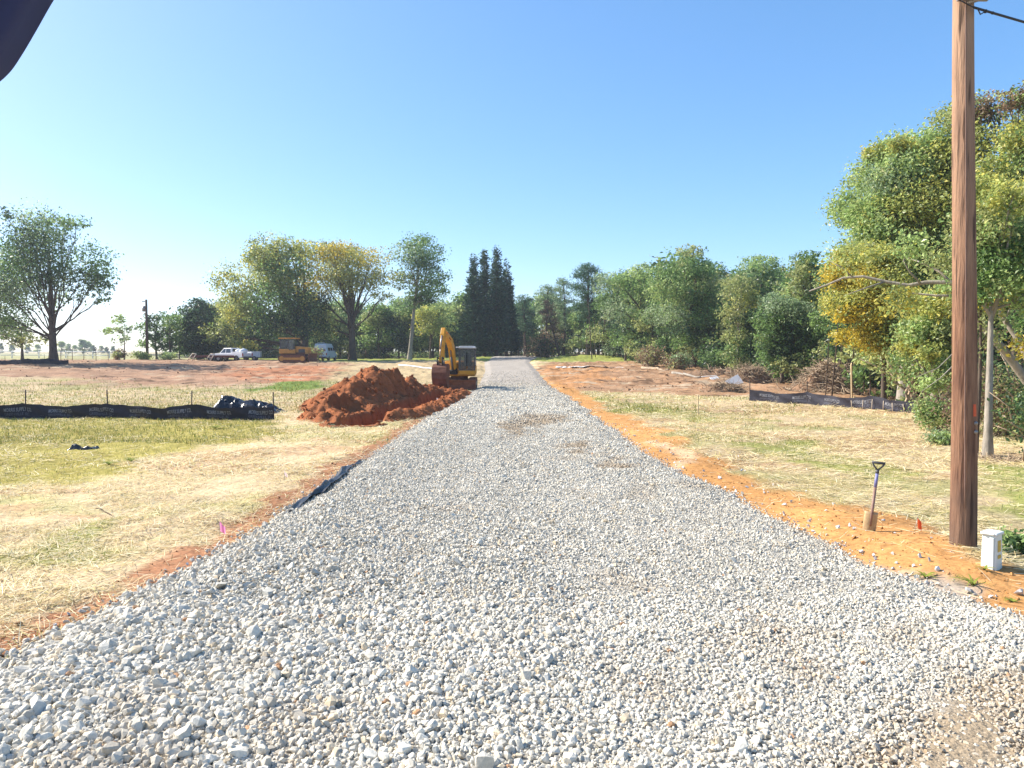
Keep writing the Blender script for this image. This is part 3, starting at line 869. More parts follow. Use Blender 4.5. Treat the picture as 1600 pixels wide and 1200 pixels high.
tree('broad_evergreen', 'dense dark blue green evergreen left of the yellowing pecan', 'tree', 312, 112,
     [(310, 478, 18, 14), (300, 500, 24, 18), (325, 500, 24, 20), (310, 525, 32, 18), (335, 530, 26, 20), (295, 540, 24, 14), (320, 548, 30, 12)], .3, 8500, .42, ['blue', 'dark'], 7, K=14, shell=.6)
# shrubs by the far fence
def bush(name, label, cat, px, D, w, h, n, size, pals, seed, group=None, lkind='leaf', sticks=9, bark='twig'):
    r = np.random.default_rng(seed)
    x = X(px, D); zb = hz(x, D) - .03
    t = thing(name, label, cat, (x, D, zb), 0, group)
    lob = []
    for k in range(6):
        a = r.uniform(0, 2 * PI); q = r.uniform(.1, .55) * w / 2
        lob.append((q * math.cos(a), q * math.sin(a), h * r.uniform(.3, .72), w * .26, w * .26, h * .3))
    mb = MB()
    for k in range(sticks):
        l = lob[k % 6]; e = np.array(l[:3]) + r.normal(size=3) * np.array(l[3:6]) * .7; e[2] = abs(e[2])
        b = np.array((r.normal() * .08 * w, r.normal() * .08 * w, -.1))
        q = bez(b, (b + e) / 2 + np.array((0, 0, .2 * h)), e, 4, r, .03 * w)
        q0 = .018 * h + .006
        mb.tube(q, [q0, q0 * .8, q0 * .6, q0 * .4, q0 * .2], 5)
    mb.build('stems', M[bark], t)
    V, C = leaf_cloud(r, lob, n, size, [pals] if isinstance(pals, str) else pals, K=10, csz=.35)
    V[:, 2] = np.abs(V[:, 2])
    leaf_obj('foliage', V, C, M[lkind], t)
    return t
bush('shrub', 'round brownish shrub at the foot of the thin pale sapling', 'shrub', 186, 101, 2.2, 1.5, 900, .26, ['brown', 'olive'], 11)
bush('shrub', 'low green weeds around the base of the far utility pole', 'shrub', 222, 104, 3.2, 1.2, 900, .26, ['light', 'olive'], 12)
bush('shrub', 'pale green weeds in front of the small green tree', 'shrub', 262, 103, 3.6, 1.0, 900, .26, ['light', 'silver'], 13)

# --- the big yellowing trees ------------------------------------------------------
tree('pecan_tree', 'big spreading pecan with yellow green crown behind the bulldozer', 'tree', 476, 112,
     [(400, 405, 34, 22), (440, 395, 36, 22), (480, 390, 34, 20), (375, 440, 38, 26), (420, 435, 40, 28), (465, 430, 40, 28), (355, 475, 30, 26), (390, 480, 36, 28), (350, 500, 24, 26), (440, 475, 40, 28), (485, 470, 34, 28), (372, 520, 26, 24), (410, 510, 34, 20), (455, 505, 34, 20), (490, 510, 24, 22), (345, 520, 14, 18), (365, 540, 18, 10)],
     .62, 31000, .38, ['yg', 'olive', 'yg', 'yg', 'olive', 'mid', 'yg', 'olive', 'yg', 'mid', 'dark', 'olive', 'dark', 'dark', 'dark', 'yg', 'yg'], 21, fork=(.12, .5), twigs=4, K=16, limb=.26, spread=.6)
tree('pecan_tree', 'large golden tree half bare on its right side, dark trunk on the lawn', 'tree', 551, 116,
     [(520, 395, 30, 20), (500, 425, 34, 28), (525, 440, 30, 26), (490, 455, 26, 24), (560, 400, 30, 16), (590, 410, 26, 16), (545, 425, 34, 22), (600, 435, 22, 18), (505, 490, 26, 18), (575, 440, 26, 18), (535, 385, 26, 10), (515, 515, 18, 16), (600, 460, 14, 10)],
     .58, 15000, .34, ['gold', 'gold', 'yg', 'gold', 'yg', 'gold', 'olive', 'yg', 'olive', 'olive', 'gold', 'olive', 'yg'], 22, fork=(.2, .5), twigs=9, K=9, limb=.26, csz=.3, spread=.6)
tree('shade_tree', 'tall slender tree with bare pale lower trunk right of the golden one', 'tree', 640, 118,
     [(655, 378, 24, 16), (640, 400, 28, 20), (675, 400, 24, 20), (655, 425, 34, 22), (685, 435, 18, 18), (630, 440, 20, 16), (660, 455, 28, 14), (650, 475, 16, 8), (685, 455, 14, 10), (668, 470, 20, 8)],
     .34, 7800, .36, ['mid', 'silver', 'mid', 'dark', 'mid', 'olive'], 23, fork=(.45, .85), twigs=6, K=12, csz=.28, bark='palebark', lean=(1.6, 0))
tree('understory_tree', 'low yellow green tree between the slender tree and the excavator arm', 'tree', 672, 126,
     [(665, 490, 22, 16), (690, 485, 20, 14), (680, 510, 22, 16), (660, 512, 14, 14), (700, 505, 14, 14)], .2, 4000, .36, ['yg', 'light', 'olive'], 24, K=14)
bush('shrub', 'pale dry bush behind the bulldozer blade', 'shrub', 495, 101, 3.0, 2.2, 1100, .24, ['light', 'brown', 'olive'], 14)

# --- conical conifers --------------------------------------------------------------
def spire(label, px, D, top_py, rpx, seed, trunk=True):
    r = np.random.default_rng(seed)
    x = X(px, D); zb = hz(x, D) - .05
    t = thing('conifer', label, 'tree', (x, D, zb), 0, 'dark pointed conifers at the end of the road')
    h = Z(top_py, D) - zb
    mb = MB(); mb.tube([(0, 0, -.3), (0, 0, .5), (0, 0, h * .5), (0, 0, h * .97)], [.42, .34, .2, .02], 8); mb.build('trunk', M['bark'], t)
    V, C = spire_cloud(r, h, rpx * D / F, 8200, .55, 'blue', z0=.08, pw=1.0)
    leaf_obj('crown', V, C, M['needle'], t)
spire('dark pointed conifer, leftmost and shortest spire of the clump', 741, 124, 396, 27, 31)
spire('dark pointed conifer, second spire from the left in the clump, tip lit green', 757, 127, 388, 24, 32)
spire('dark pointed conifer with the highest spire of the clump', 776, 125, 384, 26, 33)
spire('dark pointed conifer, rightmost of the clump with sloping right side', 791, 130, 404, 26, 34)

# --- right side wood edge ------------------------------------------------------------
def pine(label, px, D, top, bot, rpx, tr, n, seed, lean=0, pal='pine', size=.42, group=None, dead=10):
    r = np.random.default_rng(seed)
    x = X(px, D); zb = hz(x, D) - .05
    t = thing('pine_tree', label, 'tree', (x, D, zb), 0, group)
    k = D / F; zt = Z(top, D) - zb; z0 = Z(bot, D) - zb; rr = rpx * k
    lob = []
    nl = 15
    for j in range(nl):
        f = j / (nl - 1); z = z0 + (zt - z0) * f * .95
        q = rr * (.35 + .65 * math.sin(PI * min(1, .25 + .75 * (1 - f)))) * r.uniform(.5, 1) * (1.05 - .55 * f)
        a = j * 2.4 + r.uniform(-.4, .4)
        lob.append((lean * z / zt + q * .75 * math.cos(a), q * .75 * math.sin(a), z, rr * .42, rr * .42, (zt - z0) * .075))
    mb = skeleton(r, lob, tr, zt * .97, fork=(max(.1, z0 / zt * .95), .95), twigs=3, lean=(lean, 0), limb=.22, wander=.008)
    for _ in range(dead):
        z = r.uniform(.25, .9) * z0; a = r.uniform(0, 2 * PI); l = r.uniform(.5, 1) * rr * .7
        p = np.array((lean * z / zt, 0, z)); e = p + np.array((math.cos(a) * l, math.sin(a) * l, r.uniform(-.2, .35) * l))
        mb.tube([p, (p + e) / 2 + np.array((0, 0, .06 * l)), e], [.05, .03, .012], 5)
    mb.build('trunk', M['bark'], t)
    V, C = leaf_cloud(r, lob, n, size, [pal], K=14, csz=.34, up=.2, asp=.22, shell=.3)
    leaf_obj('crown', V, C, M['needle'], t)
    return t
pine('ragged grey green pine just right of the conifer clump, upper branches bare', 852, 134, 447, 500, 26, .28, 4200, 41, lean=.4, pal='silver', dead=22)
pine('pine with feathery level branches left of the tallest dark pine', 880, 130, 436, 510, 22, .26, 3800, 42, pal='silver', dead=16)
pine('tallest dense dark green pine with a straight black trunk', 918, 118, 414, 500, 32, .34, 8200, 43, pal='pine')
pine('short pine between the conifer clump and the ragged grey one', 820, 140, 462, 515, 20, .22, 3000, 44, pal='pine')
pine('leaning pine trunk with purple brown dead branches under the ragged crown', 875, 128, 470, 515, 18, .2, 1800, 45, lean=-2.4, pal='brown', dead=26)

tree('wood_edge_tree', 'pale green rounded tree right beside the tallest dark pine', 'tree', 958, 112,
     [(945, 440, 22, 18), (970, 440, 22, 16), (950, 470, 24, 20), (975, 475, 20, 20), (955, 500, 20, 16)], .26, 6500, .36, ['silver', 'light', 'mid'], 51, K=14)
tree('wood_edge_tree', 'light green tree with layered leaning crown behind the bare soil', 'tree', 1000, 96,
     [(1005, 425, 26, 16), (975, 450, 28, 20), (1010, 455, 28, 20), (965, 485, 26, 20), (1000, 495, 28, 18), (975, 515, 22, 12), (1020, 480, 18, 20)], .28, 8000, .34, ['light', 'mid', 'light', 'silver'], 52, K=16, lean=(.6, 0))
tree('wood_edge_tree', 'highest tree of the wood edge, broad and rounded with an olive top', 'tree', 1082, 84,
     [(1078, 392, 22, 12), (1060, 420, 32, 20), (1090, 420, 28, 20), (1040, 455, 36, 24), (1080, 460, 36, 24), (1105, 450, 24, 24), (1045, 490, 34, 18), (1085, 495, 32, 20), (1060, 515, 30, 12), (1030, 435, 22, 18)], .32, 13000, .32, ['olive', 'mid', 'mid', 'light', 'mid', 'olive', 'silver', 'mid', 'dark', 'mid'], 53, K=16, shell=.55)
tree('wood_edge_tree', 'dark green tree showing its crown right of the highest one', 'tree', 1118, 94,
     [(1112, 420, 20, 14), (1125, 445, 22, 18), (1105, 450, 22, 20), (1120, 480, 24, 18), (1110, 510, 24, 16)], .26, 5500, .34, ['mid', 'dark', 'light'], 54, K=14)
tree('wood_edge_tree', 'slim yellowing tree with olive leaves and a thin pale trunk', 'tree', 1153, 72,
     [(1150, 440, 22, 14), (1140, 465, 26, 18), (1165, 465, 22, 18), (1145, 495, 26, 16), (1165, 500, 22, 16), (1140, 525, 22, 12), (1160, 535, 20, 12)], .1, 6500, .27, ['olive', 'olive', 'yg', 'olive', 'dark', 'olive', 'mid'], 55, K=12, bark='palebark', wander=.004)
tree('wood_edge_tree', 'rounded light topped tree behind the slim yellowing one', 'tree', 1188, 92,
     [(1185, 410, 26, 14), (1165, 430, 26, 18), (1205, 430, 24, 18), (1185, 455, 34, 20), (1205, 480, 26, 20), (1175, 490, 26, 20)], .28, 8500, .34, ['light', 'silver', 'mid', 'mid'], 56, K=15)
tree('wood_edge_tree', 'grey green pointed tree beside the yellow hanging leaves', 'tree', 1258, 64,
     [(1257, 402, 18, 16), (1245, 430, 26, 18), (1275, 430, 22, 20), (1240, 460, 30, 20), (1270, 465, 30, 22), (1255, 495, 34, 20), (1285, 500, 24, 22), (1230, 485, 24, 18)], .24, 10500, .27, ['mid', 'olive', 'silver', 'olive', 'light', 'mid', 'dark', 'silver'], 57, K=14)
tree('wood_edge_tree', 'silvery green low tree over the brush piles', 'tree', 1222, 60,
     [(1215, 475, 28, 18), (1240, 490, 28, 18), (1200, 500, 24, 18), (1228, 515, 30, 18), (1250, 525, 26, 16), (1195, 530, 24, 16), (1225, 545, 30, 12)], .16, 9000, .25, ['silver', 'silver', 'mid', 'dark', 'dark', 'mid', 'dark'], 58, K=14)
tree('wood_edge_tree', 'dark tree filling the gap behind the yellow hanging leaves', 'tree', 1305, 56,
     [(1300, 440, 24, 26), (1320, 470, 28, 26), (1295, 500, 26, 22), (1330, 510, 28, 20), (1310, 535, 30, 14)], .2, 6500, .27, ['mid', 'olive', 'mid'], 59, K=14)

# big trees on the right
tree('tulip_poplar', 'huge yellow green poplar left of the utility pole with pale vine wrapped trunk', 'tree', 1412, 37,
     [(1420, 225, 42, 26), (1465, 205, 38, 28), (1380, 265, 40, 28), (1440, 270, 50, 34), (1345, 320, 40, 30), (1400, 330, 52, 34), (1460, 330, 46, 34), (1340, 370, 34, 26), (1400, 390, 52, 32), (1465, 400, 46, 32), (1350, 400, 40, 30), (1375, 295, 46, 30), (1385, 230, 22, 16), (1325, 345, 24, 22), (1440, 450, 44, 30), (1395, 455, 36, 26), (1480, 260, 36, 40)],
     .27, 82000, .165, ['light', 'olive', 'light', 'yg', 'light', 'yg', 'light', 'light', 'yg', 'light', 'light', 'silver', 'yg', 'light', 'olive'], 61, K=22, csz=.33, shell=.35, bark='palebark', twigs=6, spread=.6)
tree('tulip_poplar', 'tall dark olive tree behind the utility pole, twiggy top above the rest', 'tree', 1590, 33,
     [(1560, 155, 34, 22), (1600, 190, 42, 40), (1540, 215, 34, 34), (1570, 270, 46, 40), (1620, 280, 46, 46), (1545, 340, 42, 40), (1600, 360, 50, 44), (1560, 430, 44, 36), (1630, 430, 46, 40), (1520, 290, 34, 40), (1640, 200, 46, 46), (1510, 380, 34, 36)],
     .26, 46000, .155, ['brown', 'olive', 'yg', 'light', 'olive', 'light', 'mid', 'mid', 'olive', 'yg', 'light', 'light'], 62, K=20, csz=.33, shell=.35, twigs=12, spread=.6)
tree('yellow_maple', 'tree with bright yellow leaves hanging low over the brush piles', 'tree', 1382, 33,
     [(1330, 430, 36, 24), (1365, 445, 40, 24), (1320, 470, 34, 20), (1355, 490, 40, 22), (1395, 480, 34, 24), (1310, 490, 24, 14), (1345, 525, 36, 16), (1380, 540, 36, 18), (1370, 400, 34, 24), (1400, 520, 30, 22), (1335, 400, 28, 20)],
     .13, 30000, .14, ['gold', 'yg', 'yg', 'gold', 'light', 'gold', 'gold', 'yg', 'yg', 'light', 'yg'], 63, K=18, csz=.33, shell=.35, bark='bark', spread=.5)
tree('vine_tree', 'leafy tree hung with vines just left of the utility pole', 'tree', 1462, 27,
     [(1450, 475, 34, 24), (1480, 450, 30, 30), (1440, 515, 34, 20), (1475, 520, 34, 26), (1430, 545, 24, 16), (1465, 565, 34, 20), (1490, 580, 26, 24), (1450, 600, 26, 14)],
     .13, 15000, .14, ['yg', 'light', 'light', 'olive', 'yg', 'light', 'olive', 'light'], 64, K=16, csz=.34, shell=.35, twigs=8, bark='palebark')
tree('straight_tree', 'straight grey trunk wound with dry vines right of the utility pole', 'tree', 1546, 17.6,
     [(1545, 400, 40, 34), (1570, 440, 40, 30), (1530, 350, 36, 34), (1590, 390, 40, 40), (1550, 300, 40, 34), (1600, 470, 30, 26), (1520, 450, 24, 24)],
     .10, 14000, .10, ['mid', 'light', 'olive', 'mid', 'yg', 'light', 'mid'], 65, K=16, csz=.3, twigs=8, bark='palebark', fork=(.55, .9), wander=.006)
# second stem right beside it
r = np.random.default_rng(66)
x = X(1526, 18.2); t = thing('straight_tree', 'thin grey sapling trunk squeezed between the utility pole and the vine wound trunk', 'tree', (x, 18.2, hz(x, 18.2) - .05))
lob = [(0.1, .1, 3.4, .5, .5, .4), (-.2, -.1, 4.0, .5, .5, .4), (.2, 0, 2.7, .4, .4, .3)]
skeleton(r, lob, .06, 4.2, twigs=5, fork=(.5, .9)).build('trunk', M['bark'], t)
V, C = leaf_cloud(r, lob, 900, .11, ['olive'], K=10, csz=.35); leaf_obj('crown', V, C, M['leaf'], t)

# leaning dead limb tree: its base is right of the frame, limbs cross behind the pole
D = 19.5
def P3(px, py, d): return np.array((X(px, d), d, Z(py, d)))
bx = X(1660, D); bz = hz(bx, D)
t = thing('leaning_tree', 'leaning pale trunk from the right edge whose bare limbs reach left behind the utility pole', 'tree', (bx, D, bz))
B0 = np.array((bx, D, bz))
mb = MB()
def limb(pts, r0, r1, n=8):
    q = [p - B0 for p in pts]
    mb.tube(q, np.linspace(r0, r1, len(q)), n)
limb([P3(1664, 700, D), P3(1640, 650, D), P3(1600, 590, D), P3(1565, 545, D - .1), P3(1535, 512, D - .2), P3(1515, 480, D - .2), P3(1497, 452, D - .1)], .125, .07)
limb([P3(1497, 452, D - .1), P3(1480, 441, D), P3(1445, 441, D + .2), P3(1415, 446, D + .4), P3(1380, 440, D + .6), P3(1345, 432, D + .8), P3(1315, 434, D + 1), P3(1290, 445, D + 1.2), P3(1262, 455, D + 1.3)], .065, .02)
limb([P3(1488, 447, D), P3(1465, 425, D + .3), P3(1440, 412, D + .5), P3(1415, 403, D + .8)], .045, .012, 6)
limb([P3(1490, 462, D), P3(1460, 462, D + .3), P3(1420, 458, D + .5), P3(1390, 455, D + .7)], .04, .01, 6)
limb([P3(1435, 443, D + .2), P3(1418, 425, D + .2), P3(1408, 408, D + .2), P3(1412, 392, D + .2), P3(1420, 380, D + .1)], .03, .008, 6)
limb([P3(1380, 440, D + .6), P3(1350, 450, D + .5), P3(1322, 460, D + .4)], .03, .008, 6)
limb([P3(1328, 432, D + .9), P3(1312, 418, D + .9), P3(1290, 406, D + 1)], .022, .006, 6)
limb([P3(1625, 610, D), P3(1595, 540, D + .3), P3(1560, 490, D + .5), P3(1540, 462, D + .6), P3(1510, 440, D + .7)], .085, .035)
limb([P3(1568, 505, D + .4), P3(1575, 480, D + .4), P3(1600, 455, D + .5)], .03, .01, 6)
limb([P3(1535, 512, D - .2), P3(1527, 495, D - .2), P3(1528, 480, D - .2)], .035, .02, 6)
limb([P3(1500, 560, D), P3(1470, 590, D - .1), P3(1440, 612, D - .2)], .018, .006, 5)
limb([P3(1500, 540, D), P3(1465, 575, D - .1), P3(1430, 590, D - .2)], .015, .005, 5)
mb.build('trunk', M['palebark'], t)
r = np.random.default_rng(67)
lob = [tuple(P3(a, b, D + r.uniform(-1, 1.5)) - B0) + (.32, .5, .3) for a, b in ((1330, 405), (1420, 385), (1470, 410), (1545, 470), (1590, 500), (1400, 470), (1620, 430), (1580, 420), (1610, 540))]
V, C = leaf_cloud(r, lob, 3600, .12, ['yg', 'light', 'olive', 'gold', 'mid'], K=10, csz=.5); leaf_obj('crown', V, C, M['leaf'], t)

bush('shrub', 'leafy green bush at the near end of the right silt fence', 'shrub', 1462, 23.5, 1.5, 1.1, 2600, .10, ['light', 'olive', 'mid'], 71)
bush('shrub', 'low sprawling bush on the straw in front of the leafy green one', 'shrub', 1475, 20.0, 1.1, .55, 1300, .08, ['light', 'silver'], 72)
bush('thicket', 'brown tangle of vines behind the straight grey trunk', 'thicket', 1580, 22, 3.6, 2.6, 7000, .11, ['brown', 'olive', 'dark', 'olive'], 73, sticks=40)
bush('thicket', 'tangled olive thicket low at the right frame edge', 'thicket', 1640, 16.5, 2.6, 1.8, 4000, .10, ['olive', 'dark', 'mid'], 74, sticks=24)
bush('thicket', 'vine tangle filling the wood edge behind the leafy tree by the pole', 'thicket', 1440, 31, 5.0, 3.6, 9000, .15, ['olive', 'mid', 'brown', 'light'], 75, sticks=30)
bush('shrub', 'dark leafy weeds behind the pedestal', 'shrub', 1596, 9.4, .6, .5, 800, .07, ['mid', 'light', 'dark'], 76)
bush('thicket', 'reddish brown leafless thicket at the foot of the highest wood edge tree', 'thicket', 1014, 86, 4.5, 2.4, 2000, .26, ['brown', 'brown', 'olive'], 77, sticks=40)
bush('thicket', 'dusty grey brown bush at the wood edge above the logs', 'thicket', 1062, 79, 3.6, 2.0, 1800, .24, ['brown', 'silver', 'olive'], 78, sticks=30)
bush('thicket', 'purple brown bushes beneath the ragged pines', 'thicket', 850, 131, 9, 4.5, 3000, .36, ['brown', 'dark'], 79, sticks=40)
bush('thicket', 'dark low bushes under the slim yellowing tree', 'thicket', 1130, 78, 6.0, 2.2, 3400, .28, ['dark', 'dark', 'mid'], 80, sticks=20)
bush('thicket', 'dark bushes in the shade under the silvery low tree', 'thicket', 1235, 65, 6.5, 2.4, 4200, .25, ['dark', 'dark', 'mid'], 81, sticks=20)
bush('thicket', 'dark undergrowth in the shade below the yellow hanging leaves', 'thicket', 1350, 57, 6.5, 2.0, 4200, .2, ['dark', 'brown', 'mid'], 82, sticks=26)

# --- the wood behind: copies of a few trees, one object each --------------------------
def wood_proto(seed, h, w, pals, n, size, conif=False):
    r = np.random.default_rng(seed)
    t = thing('woodland_tree', 'x', 'tree', (0, 0, 0))
    lob = []
    for k in range(13):
        f = r.random(); a = r.uniform(0, 2 * PI); z = h * (.16 + .76 * f)
        q = w * .5 * (1.15 - .85 * f) * r.uniform(.3, .75)
        lob.append((q * math.cos(a), q * math.sin(a), z, w * .26, w * .26, h * .115))
    skeleton(r, lob, .014 * h + .05, h * .9, twigs=3, fork=(.12, .8)).build('trunk', M['bark'], t)
    V, C = leaf_cloud(r, lob, n, size, pals, K=14, csz=.3)
    leaf_obj('crown', V, C, M['leaf'], t)
    return t
protos = [wood_proto(201, 10, 7.5, ['mid', 'olive', 'dark'], 5600, .44), wood_proto(202, 10, 6.5, ['dark', 'mid'], 5600, .44), wood_proto(203, 10, 8.0, ['mid', 'olive', 'light'], 5600, .44), wood_proto(204, 10, 6.0, ['dark', 'blue', 'mid'], 5200, .44)]
used = [False] * 4
def wtree(px, D, h, label, group, r):
    k = int(r.integers(0, 4))
    if not used[k]: t = protos[k]; used[k] = True
    else: t = copy_tree(protos[k])
    x = X(px, D); t.location = (x, D, float(H0(x, D)) - .1)
    t.rotation_euler = (0, 0, r.uniform(0, 6.28))
    s = h / 10.0
    t.scale = (s * r.uniform(.9, 1.15), s * r.uniform(.9, 1.15), s)
    tag(t, label, 'tree', group)
r = np.random.default_rng(77)
GL = ('dark tree in the dense wood behind the pecans and the van', 'trees of the wood behind the pecans')
for j in range(15): wtree(300 + j * 29 + r.uniform(-8, 8), 138 + r.uniform(-4, 4), 8.2 + r.uniform(-1.5, 1.8), *GL, r)
for j in range(14): wtree(320 + j * 31 + r.uniform(-8, 8), 152 + r.uniform(-4, 4), 10.5 + r.uniform(-1.5, 2), *GL, r)
for j in range(12): wtree(330 + j * 36 + r.uniform(-8, 8), 170 + r.uniform(-4, 4), 11 + r.uniform(-1.5, 2), *GL, r)
GC = ('dark tree in the dense wood behind the pointed conifers and the pines', 'trees of the wood at the end of the road')
for j in range(9): wtree(705 + j * 29 + r.uniform(-8, 8), 158 + r.uniform(-4, 4), 11.5 + r.uniform(-1.5, 2), *GC, r)
for j in range(9): wtree(690 + j * 33 + r.uniform(-8, 8), 178 + r.uniform(-6, 6), 13 + r.uniform(-1.5, 2), *GC, r)
GR = ('dark tree standing deep in the wood behind the right hand edge trees', 'trees deep in the right hand wood')
for px, D, h in ((930, 132, 12), (965, 124, 12.5), (995, 112, 12), (1030, 104, 13), (1060, 100, 13), (1095, 104, 12.5), (1130, 98, 11), (1150, 90, 10.5), (1185, 104, 12), (1215, 94, 11.5), (1240, 84, 10.5), (1270, 80, 10.5), (1300, 74, 10), (1335, 70, 11), (1370, 62, 11), (1410, 58, 12), (1450, 54, 12), (1490, 50, 12), (1530, 48, 12), (1570, 46, 12), (1610, 44, 12), (1650, 42, 12), (1690, 40, 12), (950, 145, 13), (1010, 130, 13), (1070, 122, 13), (1120, 116, 12), (1170, 112, 12), (1225, 108, 12), (1280, 98, 11), (1340, 90, 12), (1400, 80, 12), (1470, 70, 12), (1540, 62, 12), (1620, 56, 12), (1205, 76, 8), (1165, 82, 8), (1110, 86, 8), (1290, 66, 7), (1340, 52, 6.5), (1385, 46, 6), (1500, 38, 7), (1560, 36, 7), (940, 118, 9), (975, 104, 8), (1020, 92, 7.5), (1050, 90, 7), (1090, 88, 7), (1140, 80, 6.5), (1172, 74, 6), (1205, 68, 5.5), (1262, 66, 6), (1290, 62, 5.5), (1318, 60, 6.5), (1420, 44, 8), (1450, 42, 8), (1478, 40, 8), (1510, 42, 9), (905, 126, 8), (870, 138, 9)):
    wtree(px + r.uniform(-5, 5), D, h * r.uniform(.92, 1.08), *GR, r)
# thin bare trunks inside the shade of the wood edge
GT = 'thin bare trunks standing in the shade of the wood edge'
mb0 = None
for j in range(26):
    px = (925 + j * 5.5) if j < 14 else (1290 + (j - 14) * 10)
    D = (110 if j < 14 else 46) + r.uniform(-3, 3)
    x = X(px, D); hh = r.uniform(5, 8) if j < 14 else r.uniform(3, 5)
    if mb0 is None:
        mb0 = thing('bare_trunk', 'thin bare trunk standing in the shade of the wood edge', 'tree', (0, 0, 0), 0, GT)
        q = MB(); q.tube([(0, 0, -.2), (.008, .005, .35), (-.006, .01, .7), (.01, 0, 1)], [.010, .008, .006, .003], 6)
        for k in range(6):
            a = k * 2.1; z = .4 + .09 * k
            q.tube([(0, 0, z), (.03 * math.cos(a), .03 * math.sin(a), z + .04), (.07 * math.cos(a), .07 * math.sin(a), z + .06)], [.003, .002, .001], 4)
        q.build('stem', M['bark'], mb0)
        o = mb0
    else: o = copy_tree(mb0)
    o.location = (x, D, float(H0(x, D)))
    o.rotation_euler = (r.uniform(-.06, .06), r.uniform(-.06, .06), r.uniform(0, 6))
    o.scale = (hh, hh, hh)

# far horizon on the left
r = np.random.default_rng(88)
GH = ('small hazy tree on the far left horizon beyond the fields', 'trees on the far left horizon')
for px, D, h in ((98, 420, 7), (108, 440, 6), (118, 420, 5), (130, 400, 8), (138, 420, 7), (147, 430, 6), (160, 460, 5), (168, 440, 5), (178, 480, 5), (60, 480, 6), (45, 470, 6), (20, 460, 6), (2, 470, 7)):
    wtree(px, D, h, *GH, r)

# undergrowth along the foot of the woods
r = np.random.default_rng(99)
lob = []
def strip(pts, n, hgt, wd):
    for _ in range(n):
        t = r.random() * (len(pts) - 1); i_ = int(t); f = t - i_
        D = pts[i_][1] * (1 - f) + pts[i_ + 1][1] * f; px = pts[i_][0] * (1 - f) + pts[i_ + 1][0] * f
        x = X(px, D) + r.normal() * wd; y = D + abs(r.normal()) * wd * 1.5
        s = hgt * r.uniform(.5, 1.3)
        lob.append((x, y, float(H0(x, y)) + s * .35, s, s, s * .55))
strip([(300, 134), (500, 134), (720, 146)], 120, 1.1, 2.0)
strip([(290, 165), (500, 172), (720, 180), (880, 178)], 160, 1.6, 2.0)
strip([(690, 152), (830, 150), (930, 128), (1000, 104), (1090, 86), (1180, 74), (1290, 60)], 150, .8, 1.2)
strip([(1290, 58), (1400, 42), (1500, 34), (1640, 28)], 90, .55, 1.0)
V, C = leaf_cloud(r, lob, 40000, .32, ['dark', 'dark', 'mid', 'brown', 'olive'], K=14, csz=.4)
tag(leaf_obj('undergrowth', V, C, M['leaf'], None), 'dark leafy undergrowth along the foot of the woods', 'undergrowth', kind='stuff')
# ------------------------------------------------------------------ spoil heap beside the trench
PEAKS = [(X(585, 36), 36, 1.75, 3.0), (X(636, 38), 38, 1.9, 2.8), (X(612, 37), 37, 1.7, 2.6), (X(562, 31.5), 31.5, 1.2, 2.1), (X(540, 29.3), 29.3, 1.0, 1.6), (X(516, 28.2), 28.2, .72, 1.3), (X(534, 26.9), 26.9, .55, 1.0), (X(660, 42), 42, 1.4, 2.6), (X(672, 45), 45, .55, 1.6), (X(556, 33.5), 33.5, 1.3, 2.3)]
BERM = [(-4.25, 26.8), (-3.6, 29.5), (-3.25, 33), (-2.95, 38), (-2.7, 45)]
def dirt_h(x, y):
    h = np.full(np.shape(x), -.25)
    wx_ = x + .5 * (fbm(x * .9, y * .9, 33) - .5); wy_ = y + .8 * (fbm(x * .9, y * .9, 34) - .5)
    for a, b, hh, rr in PEAKS:
        d = np.hypot(wx_ - a, (wy_ - b) * .8)
        d = d * (1 + .5 * (fbm(x * .7 + a, y * .7, 5) - .5))
        h = np.maximum(h, hh * (1 - d / rr))
    d = polydist(x, y, BERM); h = np.maximum(h, .34 * (1 - d / .55) * (1 - .6 * S(36, 42, y)))
    td = polydist(x, y, TRENCH)
    # ledge along the cut, then the open trench
    ledge = .12 + .16 * fbm(x * 1.5, y * .7, 35)
    h = np.where((td < 1.95) & (h > ledge), ledge + (h - ledge) * S(.8, 1.95, td), h)
    # scooped hollow with a steep back in the near side of the heap
    d = np.hypot((wx_ + 5.9) / .95, (wy_ - 28.7) / 1.5)
    h = np.where(h > .1, h - np.maximum(h - .1, 0) * (1 - S(.75, .98, d)), h)
    m = S(-.1, .3, h)
    rg = 1 - np.abs(fbm(x * 1.3, y * 1.3, 7, 4) * 2 - 1)
    h = h + m * ((rg - .7) * .46 + (fbm(x * 5, y * 5, 9, 3) - .5) * .26)
    wall = S(.42, .72, td + .25 * (fbm(x * 2, y * 2, 36) - .5))
    fl = .02 + .1 * fbm(x * 3, y * 3, 37)
    return np.where(td < .8, fl + (h - fl) * wall, np.where((td < 1.15), np.maximum(h, .03), h))
def dirt_z(x, y): return H0(x, y) + dirt_h(x, y)
t = thing('dirt_pile', 'heap of freshly dug red earth along the trench beside the gravel road', 'dirt pile', (0, 0, 0))
grid_obj('earth', np.arange(-10.5, -2.2, .075), np.arange(24.6, 49, .1), dirt_z, M['dirt'], parent=t)
r = np.random.default_rng(5)
n = 5000
px_ = r.uniform(-9.5, -2.5, n); py_ = r.uniform(25, 47, n)
dh = dirt_h(px_, py_); k = dh > .02; px_, py_ = px_[k], py_[k]
s = np.clip(.075 * np.exp(r.normal(0, .55, len(px_))), .03, .34)
V, T, C = stones(np.stack([px_, py_, dirt_z(px_, py_) + s * .12], -1), s, np.ones((len(px_), 3)), P_lo, r)
o = np_obj('clods', V, T, M['dirt'], t); o['kind'] = 'stuff'

